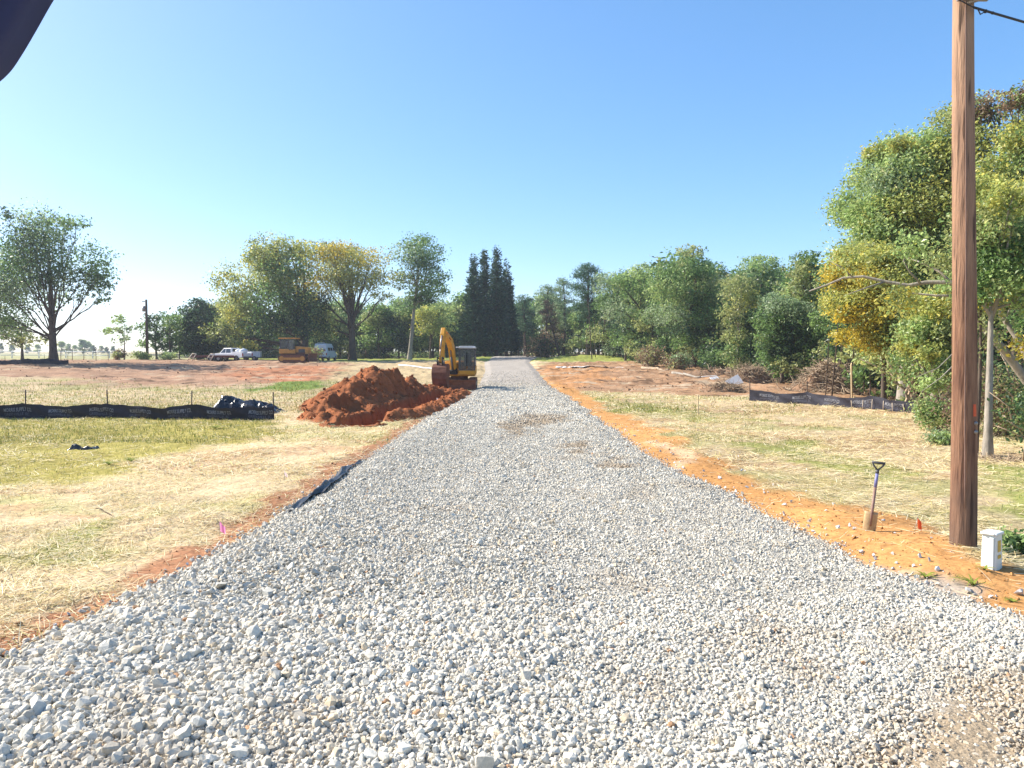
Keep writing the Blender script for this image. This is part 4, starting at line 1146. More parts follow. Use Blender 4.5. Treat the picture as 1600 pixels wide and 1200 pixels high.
# ------------------------------------------------------------------ excavator
ex = thing('excavator', 'yellow excavator facing us beside the trench, arm raised and bucket down', 'excavator', (X(718, 49.5), 49.5, hz(X(718, 49.5), 49.5) + .02), 0)
def stadium(L, h, n=10, bump=.0):
    p = []; rr = h / 2
    for k in range(n + 1):
        a = -PI / 2 + PI * k / n; p.append((L / 2 - rr + math.cos(a) * rr, rr + math.sin(a) * rr))
    for k in range(n + 1):
        a = PI / 2 + PI * k / n; p.append((-L / 2 + rr + math.cos(a) * rr, rr + math.sin(a) * rr))
    return p
for sx in (-1, 1):
    mb = MB(); mb.prism(stadium(2.9, .66), sx * .86 - .22, sx * .86 + .22, 'x')
    for k in range(26):
        y = -1.25 + k * .1
        for zz in (.0, .66): mb.box((sx * .86, y, zz), (.45, .045, .04))
    for k in range(5):
        a = -PI / 2 + PI * (k + .5) / 5
        for sg in (-1, 1): mb.box((sx * .86, sg * (1.12 + math.cos(a) * .33), .33 + math.sin(a) * .33), (.45, .05, .05))
    tk = mb.build('track', M['dirty'], ex)
    mb = MB(); mb.box((sx * .86, 0, .33), (.47, 1.7, .26))
    for y in (-1.1, 1.1): mb.disc((sx * .86, y, .33), .22, .48, 'x')
    mb.build('roller_frame', M['grey'], tk)
MB().box((0, 0, .42), (1.3, 1.7, .3)).disc((0, 0, .68), .55, .2, 'z', 24).build('undercarriage', M['dirty'], ex, bevel=.02)
bl = MB().prism([(-2.02, .02), (-1.92, .0), (-1.86, .12), (-1.82, .3), (-1.86, .5), (-1.98, .60), (-2.05, .60), (-1.97, .46), (-1.94, .3), (-1.97, .14)], -1.13, 1.13, 'x').build('dozer_blade', M['dirty'], ex)
for sx in (-1, 1): MB().box((sx * .5, -1.35, .33), (.13, 1.05, .16)).build('blade_arm', M['dirty'], bl, bevel=.015)
MB().box((.0, .35, 1.02), (2.05, 1.9, .46)).box((.0, .95, 1.45), (2.0, .9, .5)).prism([(-.98, .6), (-.98, 1.5), (0, 1.68), (.98, 1.5), (.98, .6)], .85, 1.75, 'z').box((-.55, .1, 1.42), (.75, 1.0, .42)).build('body', M['yellow'], ex, bevel=.05)
MB().prism([(-.98, 1.3), (-.9, 1.62), (0, 1.8), (.9, 1.62), (.98, 1.3)], .8, 1.35, 'z').build('counterweight', M['grey'], ex, bevel=.04)
cab = MB()
for x in (.03, 1.02):
    for y in (-.86, .48): cab.box((x, y, 1.85), (.07, .07, 1.45))
cab.box((.525, -.86, 1.17), (.99, .06, .1)).box((.525, -.19, 1.14), (1.0, 1.35, .1)).box((.525, -.86, 2.52), (.99, .07, .08)).box((.525, .48, 2.52), (.99, .07, .08)).box((.525, -.87, 1.5), (.05, .05, .1)).box((1.03, -.2, 1.6), (.04, .05, .9)).box((.03, -.2, 2.5), (.05, 1.3, .08)).box((1.02, -.2, 2.5), (.05, 1.3, .08))
cb = cab.build('cab', M['grey'], ex, bevel=.01)
MB().box((.525, -.9, 1.03), (1.05, .08, .26)).box((1.06, -.2, 1.2), (.05, 1.35, .5)).build('cab_panel', M['yellow'], cb, bevel=.02)
MB().prism([(-.02, 2.55), (1.07, 2.55), (1.04, 2.66), (.93, 2.70), (.12, 2.70), (.01, 2.66)], -.98, .56, 'y').build('cab_roof', M['silver'], cb, bevel=.03)
MB().box((.28, -.87, 1.86), (.44, .012, 1.26)).build('window', M['glass'], cb)
MB().box((.77, -.87, 1.86), (.44, .012, 1.26)).build('window', M['glass'], cb)
MB().box((1.04, -.2, 2.0), (.012, 1.2, 1.0)).build('window', M['glass'], cb)
MB().box((.012, -.2, 1.86), (.012, 1.2, 1.26)).build('window', M['glass'], cb)
MB().box((.525, .12, 1.5), (.5, .5, .16)).box((.525, .34, 1.85), (.48, .14, .6)).box((.25, -.1, 1.55), (.1, .4, .25)).box((.8, -.1, 1.55), (.1, .4, .25)).build('seat', M['black'], cb, bevel=.04)
MB().tube([(.40, -.55, 1.2), (.40, -.52, 1.75)], .025).tube([(.64, -.55, 1.2), (.64, -.52, 1.75)], .025).build('control_lever', M['grey'], cb)
# arm: drawn in its own plane, swung towards the heap
bm_ = Vector((-.30, -.75, 0)); dv = Vector((-.22, -.97, 0)).normalized(); nv = Vector((-dv.y, dv.x, 0))
def zq(b): return b if b < 1.65 else 1.65 + (b - 1.65) * .79
def plate(prof, w, off=0):
    mb = MB(); n = len(prof); vs = []
    for s_ in (-w / 2, w / 2):
        for a, b in prof: vs.append(bm_ + dv * a + nv * (s_ + off) + Vector((0, 0, zq(b))))
    fs = [tuple(range(n))[::-1], tuple(range(n, 2 * n))] + [(i, (i + 1) % n, n + (i + 1) % n, n + i) for i in range(n)]
    return mb.add(vs, fs)
def ap(a, b, off=0):
    b = zq(b)
    return bm_ + dv * a + nv * off + Vector((0, 0, b))
plate([(-.15, .95), (.2, .9), (.3, 1.15), (.12, 1.3), (-.15, 1.25)], .42).build('swing_bracket', M['black'], ex, bevel=.02)
boom = plate([(-.08, 1.02), (.16, 1.0), (.42, 1.9), (.72, 2.75), (1.1, 3.22), (1.7, 3.50), (2.1, 3.66), (2.12, 3.86), (1.98, 3.92), (1.45, 3.84), (.78, 3.56), (.36, 3.0), (.08, 2.0)], .34).build('boom', M['yellow'], ex, bevel=.035)
plate([(1.15, 3.40), (1.55, 3.58), (1.53, 3.66), (1.13, 3.48)], .35).build('boom_decal', M['red'], boom)
cy = MB(); cy.tube([ap(.22, 1.12), ap(.55, 2.1)], .06, 10); cy.tube([ap(.5, 1.95), ap(.68, 2.62)], .032, 10)
cy.build('boom_cylinder', M['grey'], ex)
cy = MB(); cy.tube([ap(.8, 3.72), ap(1.6, 4.1)], .055, 10); cy.tube([ap(1.5, 4.06), ap(2.14, 4.28)], .03, 10); cy.build('stick_cylinder', M['ochre'], ex)
st = plate([(1.92, 3.62), (2.02, 4.34), (2.16, 4.36), (2.34, 3.9), (2.5, 3.1), (2.62, 1.75), (2.5, 1.62), (2.38, 1.72), (2.14, 3.1)], .26).build('stick', M['yellow'], ex, bevel=.03)
cy = MB(); cy.tube([ap(2.42, 3.75), ap(2.74, 2.75)], .055, 10); cy.tube([ap(2.7, 2.85), ap(2.86, 2.1)], .03, 10); cy.build('bucket_cylinder', M['steel'], ex)
mb = MB()
for o_ in (-.16, .16): mb.tube([ap(2.55, 2.0, o_), ap(2.86, 2.1, o_)], .04, 8); mb.tube([ap(2.86, 2.1, o_), ap(2.82, 1.5, o_)], .04, 8)
mb.build('linkage', M['black'], ex)
bprof_o = [(2.42, 1.62), (2.78, 1.60), (2.98, 1.42), (3.08, 1.1), (3.05, .75), (2.92, .45), (2.70, .22), (2.42, .08)]
bprof_i = [(2.40, .12), (2.66, .26), (2.86, .49), (2.98, .77), (3.0, 1.08), (2.91, 1.35), (2.74, 1.5), (2.42, 1.52)]
bk = plate(bprof_o + bprof_i, .84); 
for sd_ in (-.43, .43):
    q = plate([(2.30, 1.55), (2.78, 1.59), (2.98, 1.41), (3.08, 1.1), (3.05, .75), (2.92, .45), (2.70, .22), (2.40, .08), (2.42, .5), (2.30, 1.0)], .035, sd_); bk.add(q.v, q.f)
for k in range(5):
    q = plate([(2.44, .12), (2.46, .06), (2.22, -.04), (2.24, .02)], .07, -.36 + .18 * k); bk.add(q.v, q.f)
bkt = bk.build('bucket', M['dirty'], ex)
q = plate([(2.44, 1.63), (2.52, 1.86), (2.66, 1.86), (2.82, 1.66), (2.8, 1.58)], .05, -.17); q2 = plate([(2.44, 1.63), (2.52, 1.86), (2.66, 1.86), (2.82, 1.66), (2.8, 1.58)], .05, .17); q.add(q2.v, q2.f); q.build('bucket_ear', M['steel'], bkt)
for x_ in (-.1, 1.0):
    MB().box((x_, -.98, 2.62), (.12, .08, .09)).build('work_light', M['white'], ex)

# ------------------------------------------------------------------ bulldozer
D = 96; bx = X(462, D)
bd = thing('bulldozer', 'muddy yellow bulldozer with glazed cab parked in front of the pecan', 'bulldozer', (bx, D, hz(bx, D)), R(-4))
for sy in (-1, 1):
    mb = MB(); mb.prism(stadium(3.5, .88), sy * .95 - .28, sy * .95 + .28, 'y')
    for k in range(24):
        for zz in (0, .88): mb.box((-1.25 + k * .109, sy * .95, zz), (.05, .57, .05))
    tk = mb.build('track', M['dirty'], bd)
    mb = MB(); mb.box((0, sy * .95, .42), (2.3, .6, .28))
    for xx in (-1.3, 1.3): mb.disc((xx, sy * .95, .44), .3, .6, 'y')
    mb.build('track_frame', M['ochre'], tk)
MB().box((-.1, 0, .95), (3.0, 1.3, .5)).build('chassis', M['dirty'], bd, bevel=.03)
hood = MB().prism([(.2, 1.0), (1.75, 1.0), (1.85, 1.3), (1.8, 1.82), (.2, 1.98)], -.52, .52, 'y').build('hood', M['ochre'], bd, bevel=.05)
MB().box((1.0, -.525, 1.35), (.8, .03, .5)).box((1.0, .525, 1.35), (.8, .03, .5)).build('grille', M['grey'], hood)
MB().tube([(.9, .2, 1.9), (.9, .2, 2.55)], .06, 10).build('exhaust', M['black'], bd)
cb = MB().prism([(-1.75, 1.05), (.28, 1.05), (.28, 1.55), (-.35, 1.62), (-1.75, 1.62)], -.82, .82, 'y').build('cab', M['ochre'], bd, bevel=.04)
for xx in (-1.62, -.62, .1):
    for yy in (-.76, .76): MB().box((xx, yy, 2.25), (.1, .1, 1.3)).build('cab_post', M['grey'], cb)
MB().box((-.26, -.78, 1.75), (.7, .05, 1.1)).build('door', M['grey'], cb)
MB().box((-.75, 0, 2.93), (2.15, 1.75, .12)).build('cab_roof', M['ochre'], cb, bevel=.03)
MB().box((-1.12, -.78, 2.22), (.88, .02, 1.1)).build('window', M['glass'], cb)
MB().box((-1.12, .78, 2.22), (.88, .02, 1.1)).build('window', M['glass'], cb)
MB().box((-1.63, 0, 2.22), (.02, 1.4, 1.1)).build('window', M['glass'], cb)
MB().box((.1, 0, 2.22), (.02, 1.4, 1.1)).build('window', M['glass'], cb)
MB().box((-.26, -.81, 2.1), (.5, .02, 1.3)).build('door_window', M['tint'], cb)
MB().box((-.9, 0, 1.75), (.55, .55, .2)).box((-1.15, 0, 2.1), (.15, .5, .7)).build('seat', M['black'], cb, bevel=.04)
bl = MB().prism([(2.25, .05), (2.33, .05), (2.22, .35), (2.22, .7), (2.36, 1.08), (2.27, 1.08), (2.12, .7), (2.12, .35)], -1.5, 1.5, 'y').build('dozer_blade', M['dirty'], bd)
for sy in (-1, 1): MB().box((1.35, sy * .55, .5), (1.8, .18, .2)).build('push_arm', M['dirty'], bl, bevel=.02)

# ------------------------------------------------------------------ road vehicles
def wheel(parent, x, y, z, rr, w):
    t = MB().disc((x, y, z), rr, w, 'y', 22).build('tyre', M['black'], None, bevel=.03)
    wn = thing_part('wheel', parent); t.parent = wn
    MB().disc((x, y, z), rr * .58, w + .03, 'y', 16).build('rim', M['steel'], wn)
def thing_part(name, parent):
    e = bpy.data.objects.new(name, None); COL.objects.link(e); e.parent = parent; e.empty_display_size = .2
    return e
D = 103; tx = X(362, D)
tr = thing('pickup_truck', 'white crew cab pickup parked under the pecan with tanks in its bed', 'pickup', (tx, D, hz(tx, D) + .02), R(180 - 24))
mb = MB().prism([(-2.75, .5), (-2.78, .95), (-2.7, 1.02), (-.9, 1.04), (1.1, 1.04), (1.2, 1.06), (2.5, .98), (2.72, .85), (2.75, .5), (2.2, .42), (-2.2, .42)], -.95, .95, 'y')
mb.box((-1.85, -.9, 1.12), (1.75, .08, .2)).box((-1.85, .9, 1.12), (1.75, .08, .2))
body = mb.build('body', M['white'], tr, bevel=.05)
gh = MB(); P0 = [(-.95, 1.0), (1.25, 1.0), (.55, 1.72), (-.75, 1.74)]
vs = [(x, s_ * (.9 if z < 1.2 else .74), z) for s_ in (-1, 1) for x, z in P0]
gh.add(vs, [(0, 1, 2, 3), (7, 6, 5, 4), (0, 4, 5, 1), (1, 5, 6, 2), (2, 6, 7, 3), (3, 7, 4, 0)])
cbp = gh.build('cab', M['white'], tr, bevel=.05)
for s_ in (-1, 1):
    mb = MB()
    def gq(x0, x1, x2, x3):
        y = lambda z: s_ * (.9 + (z - 1.0) * (-.16 / .72) + .012)
        mb.add([(x0, y(1.1), 1.1), (x1, y(1.1), 1.1), (x2, y(1.62), 1.62), (x3, y(1.62), 1.62)], [(0, 1, 2, 3)])
    gq(.2, 1.0, .48, .2); gq(-.75, .1, .1, -.65)
    mb.build('side_window', M['tint'], cbp)
MB().add([(-.965, -.68, 1.15), (-.965, .68, 1.15), (-.80, .6, 1.62), (-.80, -.6, 1.62)], [(0, 1, 2, 3)]).build('rear_window', M['tint'], cbp)
MB().add([(1.17, -.72, 1.12), (1.17, .72, 1.12), (.66, .62, 1.64), (.66, -.62, 1.64)], [(0, 1, 2, 3)]).build('windscreen', M['tint'], cbp)
MB().box((-2.80, 0, .84), (.05, 1.5, .42)).build('tailgate', M['dull'], tr, bevel=.015)
MB().box((-2.86, 0, .52), (.14, 1.85, .16)).build('bumper', M['grey'], tr, bevel=.03)
for s_ in (-1, 1):
    MB().box((-2.79, s_ * .86, .86), (.05, .14, .36)).build('tail_light', M['red'], tr)
    MB().box((2.70, s_ * .72, .8), (.06, .3, .16)).build('headlight', M['silver'], tr)
    for xx in (-1.75, 1.75): wheel(tr, xx, s_ * .86, .39, .39, .26)
a = R(180 - 24)
def on_truck(x, y, z): return (tx + x * math.cos(a) - y * math.sin(a), D + x * math.sin(a) + y * math.cos(a), hz(tx, D) + .02 + z)
for nm, lab, xx, yy, zz, rr in (('water_tank', 'round white tank in the truck bed next to the cab', -1.35, .0, 1.28, .42), ('water_tank', 'rounded white tank at the back of the truck bed', -2.2, .05, 1.30, .46)):
    t = thing(nm, lab, 'tank', on_truck(xx, yy, zz), a)
    MB().ball((0, 0, 0), rr, 16, 10, (.95, 1.45, .8)).build('shell', M['white'], t)
    MB().disc((0, 0, rr * .8), .12, .1, 'z', 12).build('lid', M['dull'], t)
# white box trailer behind the truck
D2 = 107; wx = X(398, D2)
t = thing('utility_trailer', 'small white utility trailer to the right of the pickup', 'trailer', (wx, D2, hz(wx, D2)), R(8))
MB().box((0, 0, .82), (1.75, 1.3, .75)).build('box', M['dull'], t, bevel=.03)
MB().box((0, 0, 1.23), (1.82, 1.36, .06)).build('lid', M['white'], t, bevel=.01)
MB().box((-1.2, 0, .45), (.9, .1, .08)).build('tow_bar', M['grey'], t)
for s_ in (-1, 1): wheel(t, .1, s_ * .7, .3, .3, .18)
# dark red flatbed with raised ramps
D3 = 101; wx = X(325, D3)
t = thing('flatbed_trailer', 'dark red low flatbed trailer with two raised pale loading ramps', 'trailer', (wx, D3, hz(wx, D3)), R(10))
MB().box((.9, 0, .55), (5.2, 2.0, .16)).box((.9, -.98, .68), (5.2, .06, .14)).box((.9, .98, .68), (5.2, .06, .14)).box((3.9, 0, .5), (1.2, .12, .12)).build('deck', M['rust'], t, bevel=.015)
for xx in (.6, 1.5):
    for s_ in (-1, 1): wheel(t, xx, s_ * .85, .32, .32, .22)
for k, xx in enumerate((-1.9, .35)):
    mb = MB()
    yy = -1.08
    A = [(xx - .35, yy - .1, .05), (xx + .25, yy, .95), (xx + .75, yy, .95), (xx + .2, yy - .1, .05)]
    mb.tube([A[0], A[1]], .06, 6).tube([A[1], A[2]], .06, 6).tube([A[2], A[3]], .06, 6).tube([((A[0][0] + A[1][0]) / 2, yy - .05, .5), ((A[2][0] + A[3][0]) / 2, yy - .05, .5)], .04, 6)
    mb.build('ramp', M['tan'], t)
# van
D4 = 110; vx = X(509, D4)
a4 = R(87)
vn = thing('van', 'white high topped van seen from behind, parked in the shade of the trees', 'van', (vx, D4, hz(vx, D4) + .02), a4)
def sect(x, w0, w1, z0, z1, z2): return [(x, -w0, z0), (x, -w0, z1), (x, -w1, z2), (x, w1, z2), (x, w0, z1), (x, w0, z0)]
secs = [sect(-2.5, .98, .74, .5, 1.35, 2.25), sect(-2.3, 1.0, .76, .42, 1.35, 2.42), sect(.6, 1.0, .76, .42, 1.35, 2.40), sect(1.35, 1.0, .72, .42, 1.3, 1.98), sect(1.85, .98, .80, .42, 1.15, 1.3), sect(2.5, .92, .78, .46, .95, 1.08)]
vs = [p for s_ in secs for p in s_]; fs = [tuple(range(6))[::-1], tuple(range(30, 36))]
for i_ in range(5):
    for k in range(6): fs.append((i_ * 6 + k, i_ * 6 + (k + 1) % 6, i_ * 6 + 6 + (k + 1) % 6, i_ * 6 + 6 + k))
MB().add(vs, fs).build('body', M['dull'], vn, bevel=.05)
for s_ in (-1, 1): MB().add([(-2.515, s_ * .08, 1.38), (-2.515, s_ * .80, 1.38), (-2.49, s_ * .68, 1.88), (-2.49, s_ * .08, 1.88)], [(0, 1, 2, 3)]).build('rear_window', M['tint'], vn)
for s_ in (-1, 1):
    y = lambda z: s_ * (1.0 + (z - 1.35) * (-.24 / 1.06) + .02)
    for x0, x1 in ((-2.0, -.9), (-.7, .2), (.45, 1.15)):
        MB().add([(x0, y(1.42), 1.42), (x1, y(1.42), 1.42), (x1 - .05, y(1.85), 1.85), (x0 + .05, y(1.85), 1.85)], [(0, 1, 2, 3)]).build('side_window', M['tint'], vn)
    MB().box((-2.5, s_ * .88, .95), (.06, .14, .34)).build('tail_light', M['red'], vn)
    for xx in (-1.55, 1.6): wheel(vn, xx, s_ * .88, .36, .36, .24)
MB().box((-2.62, 0, .52), (.16, 1.9, .18)).build('bumper', M['grey'], vn, bevel=.03)
MB().box((-2.53, 0, .98), (.03, .4, .2)).build('number_plate_recess', M['grey'], vn)
MB().tube([(-2.1, -.5, 2.42), (-2.1, -.5, 2.55), (-2.1, .5, 2.55), (-2.1, .5, 2.42)], .03, 6).build('roof_rack', M['dull'], vn)

# ------------------------------------------------------------------ silt fences
def text_mesh(s, size):
    c = bpy.data.curves.new('tmp', 'FONT'); c.body = s; c.size = size; c.align_x = 'LEFT'; c.offset = size * .012
    c.resolution_u = 2
    o = bpy.data.objects.new('tmp', c); COL.objects.link(o)
    dg = bpy.context.evaluated_depsgraph_get(); me = o.evaluated_get(dg).to_mesh()
    V = np.array([v.co[:] for v in me.vertices]); Fs = [tuple(p.vertices) for p in me.polygons]
    o.evaluated_get(dg).to_mesh_clear(); bpy.data.objects.remove(o); bpy.data.curves.remove(c)
    return V, Fs
TX1 = text_mesh('MORRIS SUPPLY CO.', .2); TX2 = text_mesh('GREENVILLE, SC', .16)
def silt_fence(label, ctrl, posts, hgt, first, step, text=True, seed=0, tw=.92, group=None, tubes=0):
    """ctrl: ground points; fabric hung between the posts, sagging a little"""
    r = np.random.default_rng(seed)
    pts = np.array(ctrl, float); seg = np.r_[0, np.cumsum(np.hypot(*np.diff(pts, axis=0).T))]; Ltot = seg[-1]
    def at(u): return np.interp(u, seg, pts[:, 0]), np.interp(u, seg, pts[:, 1])
    pu = []
    for p in posts:
        k = np.argmin([abs(at(u)[0] - p) for u in np.linspace(0, Ltot, 800)]); pu.append(np.linspace(0, Ltot, 800)[k])
    def wob(u):
        d = min([abs(u - q) for q in pu] + [9]); return .10 * min(1, d / 1.2) * math.sin(u * 2.3 + seed)
    def top(u):
        d = min([abs(u - q) for q in pu] + [9]); return hgt - .10 * min(1, (d / 1.4)) ** .6 + .012 * math.sin(u * 3.1)
    def P(u, v):
        x, y = at(u); i_ = min(np.searchsorted(seg, u, 'right') - 1, len(pts) - 2)
        tx_, ty_ = pts[i_ + 1] - pts[i_]; l = math.hypot(tx_, ty_); nx, ny = ty_ / l, -tx_ / l
        w_ = wob(u) * v + .03 * math.sin(v * 7 + u * 5)
        return Vector((x + nx * w_, y + ny * w_, hz(x, y) - .05 + v * (top(u) + .05))), Vector((nx, ny, 0))
    t = thing('silt_fence', label, 'silt fence', (0, 0, 0), 0, group)
    nu = int(Ltot / .15) + 2; nv_ = 7
    mb = MB(); vs = [P(Ltot * a_ / (nu - 1), b_ / (nv_ - 1))[0] for a_ in range(nu) for b_ in range(nv_)]
    mb.add(vs, [(a_ * nv_ + b_, a_ * nv_ + b_ + 1, (a_ + 1) * nv_ + b_ + 1, (a_ + 1) * nv_ + b_) for a_ in range(nu - 1) for b_ in range(nv_ - 1)], True)
    mb.build('fabric', M['fabric'], t)
    for q in pu:
        x, y = at(q); z = hz(x, y)
        lean = r.uniform(-.04, .04)
        MB().tube([(x, y + .06, z - .2), (x + lean, y + .06, z + hgt + .48)], .022, 6).build('post', M['post'], t)
    if text:
        u0 = first
        while u0 + tw < Ltot:
            for (V, Fs), vt, wd, mt in ((TX1, .52, tw, 'text'), (TX2, .27, tw * .9, 'text2')):
                mb = MB()
                sc = wd / V[:, 0].max(); hs = .25 / V[:, 1].max() if vt > .5 else .17 / V[:, 1].max()
                vs = []
                for v in V:
                    p, n_ = P(u0 + v[0] * sc, vt + v[1] * hs); vs.append(p + n_ * .012)
                mb.add(vs, Fs).build('lettering', M[mt], t)
            u0 += step
    for k in range(tubes):
        u0 = Ltot * (.6 + .4 * k / max(1, tubes)); p, n_ = P(u0, .02); p2, _ = P(u0, .8)
        MB().tube([p + n_ * .05, p2 + n_ * .04], .012, 5).build('pale_strip', M['tan'], t)
    return t
fl = [gp(a, b) for a, b in ((-260, 656), (-100, 655), (38, 653), (168, 653), (298, 655), (428, 656))]
silt_fence('black silt fence with white lettering across the grass on the left', fl, [gp(-100, 655)[0], gp(38, 653)[0], gp(168, 653)[0], gp(298, 655)[0], gp(427, 656)[0]], .54, 1.1, 1.52, seed=1)
fr = [gp(a, b) for a, b in ((1171, 627), (1262, 632), (1359, 641), (1450, 650))]
silt_fence('black silt fence with white lettering below the brush piles on the right', fr, [gp(1172, 627)[0], gp(1262, 632)[0], gp(1359, 641)[0]], .56, .55, 1.68, seed=2, tw=.98, tubes=7)
silt_fence('dark silt fence far off behind the foot of the open crowned tree', PD((-60, 84), (0, 84), (40, 83), (70, 83), (108, 84)), [X(70, 83), X(107, 84), X(10, 84)], .62, 1, 99, text=False, seed=3)

# crumpled black plastic behind the left fence
def heap(label, cx, cy, w, d, hf, seed, material, name='plastic_heap', cat='plastic heap'):
    t = thing(name, label, cat, (cx, cy, hz(cx, cy)))
    def z(x, y):
        e = np.minimum(1, 2.4 * np.clip(1 - np.maximum(np.abs(x / (w / 2)), np.abs(y / (d / 2))), 0, 1))
        rg = 1 - np.abs(fbm(x * 2.2, y * 3.0, seed, 3) * 2 - 1)
        return -.05 + e * (hf(x / w + .5) * (1 - .7 * (y / (d / 2)) ** 2) + (rg - .55) * .40 + (fbm(x * 6, y * 6, seed + 1, 2) - .5) * .12)
    grid_obj('sheet', np.linspace(-w / 2, w / 2, 90), np.linspace(-d / 2, d / 2, 46), z, material, parent=t)
    return t
D = 30.6
heap('crumpled heap of shiny black plastic sheet behind the left silt fence', X(385, D), D, X(447, D) - X(325, D), 1.7, lambda u: np.interp(u, [0, .12, .22, .34, .45, .6, .75, .85, 1], [.12, .42, .62, .5, .34, .4, .27, .28, .12]), 4, M['plastic'])
heap('small scrap of black plastic lying alone on the green grass', *gp(130, 701), .72, .34, lambda u: .0 + .02 * np.sin(u * 9), 14, M['plastic'], 'plastic_scrap', 'plastic scrap')

# geotextile folded up along the road edge
gl = [gp(a, b) for a, b in ((445, 806), (470, 790), (500, 771), (520, 757), (535, 742), (552, 729), (568, 719))]
mb = MB(); nu = 90; nv_ = 14; vs = []
seg = np.linspace(0, 1, len(gl))
for k in range(nu):
    u = k / (nu - 1); x = np.interp(u, seg, [p[0] for p in gl]); y = np.interp(u, seg, [p[1] for p in gl])
    e = math.sin(PI * u) ** .5
    for j in range(nv_):
        v = j / (nv_ - 1)
        zz = .015 + e * (.07 * (1 - v) + .13 * max(0, 1 - abs(v - .55 - .2 * math.sin(u * 9)) * 3.2) * (.6 + .4 * math.sin(u * 21)) + .05 * float(vnoise(u * 26, v * 3.5, 8)))
        vs.append((x - .22 * e * (v - .35) + .04 * math.sin(u * 23), y + .05 * math.sin(u * 31 + v * 3), hz(x, y) + zz))
mb.add(vs, [(k * nv_ + j, k * nv_ + j + 1, (k + 1) * nv_ + j + 1, (k + 1) * nv_ + j) for k in range(nu - 1) for j in range(nv_ - 1)], True)
tag(mb.build('geotextile_sheet', M['geo'], None), 'rumpled dark fabric edge sticking out from under the gravel on the left', 'ground fabric')

# ------------------------------------------------------------------ utility pole, cable, pedestal, shovel, flags
D = 9.0
ux = X(1511, D); uz = hz(ux, D)
up_ = thing('utility_pole', 'reddish brown wooden utility pole standing at the edge of the clay', 'utility pole', (ux, D, uz))
Hh = 9.2; rings = 34; sides = 28
rp = np.random.default_rng(3)
path = []; rads = []
vs = []; lean = -.20
for i_ in range(rings):
    t_ = i_ / (rings - 1); z = -.3 + t_ * (Hh + .3)
    rr = .144 - .053 * t_
    for k in range(sides):
        a_ = 2 * PI * k / sides
        g = 1 + .035 * (float(vnoise(a_ * 3.5, z * .5, 4)) - .5) + .02 * math.sin(a_ * 7 + z * .3)
        vs.append((lean * z / Hh + .012 * math.sin(z * .8) + math.cos(a_) * rr * g, math.sin(a_) * rr * g, z))
fs = [(i_ * sides + k, i_ * sides + (k + 1) % sides, (i_ + 1) * sides + (k + 1) % sides, (i_ + 1) * sides + k) for i_ in range(rings - 1) for k in range(sides)]
fs.append(tuple((rings - 1) * sides + k for k in range(sides)))
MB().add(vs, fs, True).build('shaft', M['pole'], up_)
def onpole(ang, z, out=.012):
    rr = .144 - .053 * (z + .3) / (Hh + .3) + out
    return (lean * z / Hh + math.cos(ang) * rr, math.sin(ang) * rr, z)
fa = R(270 - 30)
MB().tube([onpole(fa + .12 - .05 * math.sin(z * 1.3) * .5, z) for z in np.linspace(.45, 9, 30)], .006, 6).build('ground_wire', M['copper'], up_)
q = MB()
for z0, z1 in ((1.52, 1.66),):
    pts_ = [onpole(fa + a_, z, .006) for z in (z0, z1) for a_ in (.78, .98, 1.18)]
    q.add(pts_, [(0, 1, 4, 3), (1, 2, 5, 4)])
q.build('tag', M['orange'], up_)
for z0 in (1.34, 1.44): MB().ball(onpole(fa + 1.05, z0, .004), .026, 8, 6).build('washer', M['steel'], up_)
# bracket and clamps where the cable meets the pole
zt = Z(15, 8.82) - uz
q = MB(); q.box((lean * zt / Hh, -.16, zt + .14), (.34, .06, .06)); q.tube([onpole(fa + .2, zt + .1, .02), onpole(fa + .9, zt + .12, .1)], .025, 8); q.ball(onpole(fa + .5, zt + .16, .06), .06, 10, 8); q.ball(onpole(fa + .05, zt + .2, .05), .05, 10, 8)
q.build('bracket', M['steel'], up_)
c0 = Vector((ux + lean * zt / Hh, D - .17, uz + zt + .03))
A_ = Vector((X(1440, 8.7), 8.7, Z(-12, 8.7))); B_ = Vector((X(1700, 9.3), 9.3, Z(58, 9.3)))
def sag(a_, b_, s_, n=16): return [a_.lerp(b_, k / n) - Vector((0, 0, s_ * math.sin(PI * k / n))) for k in range(n + 1)]
far_l = c0 + (A_ - c0) * 8 + Vector((0, 0, .8)); far_r = B_ + (B_ - c0) * 3
cab = MB(); cab.tube(sag(far_l, c0, .05), .008, 6); cab.tube(sag(c0, far_r, .1, 30), .014, 6)
dc = (far_r - c0).normalized()
pts_ = [c0 + dc * q_ - Vector((0, 0, .012)) for q_ in (.17, .27)]
cab.tube([c0 + Vector((.04, -.02, -.03)), c0 + dc * .10 + Vector((0, 0, -.06)), pts_[0]], .007, 6)
cab.ball(pts_[0], .022, 8, 6); cab.ball(pts_[1], .018, 8, 6)
tag(cab.build('overhead_cable', M['wire'], None), 'thin black overhead cable clipped to the top of the brown utility pole', 'cable')

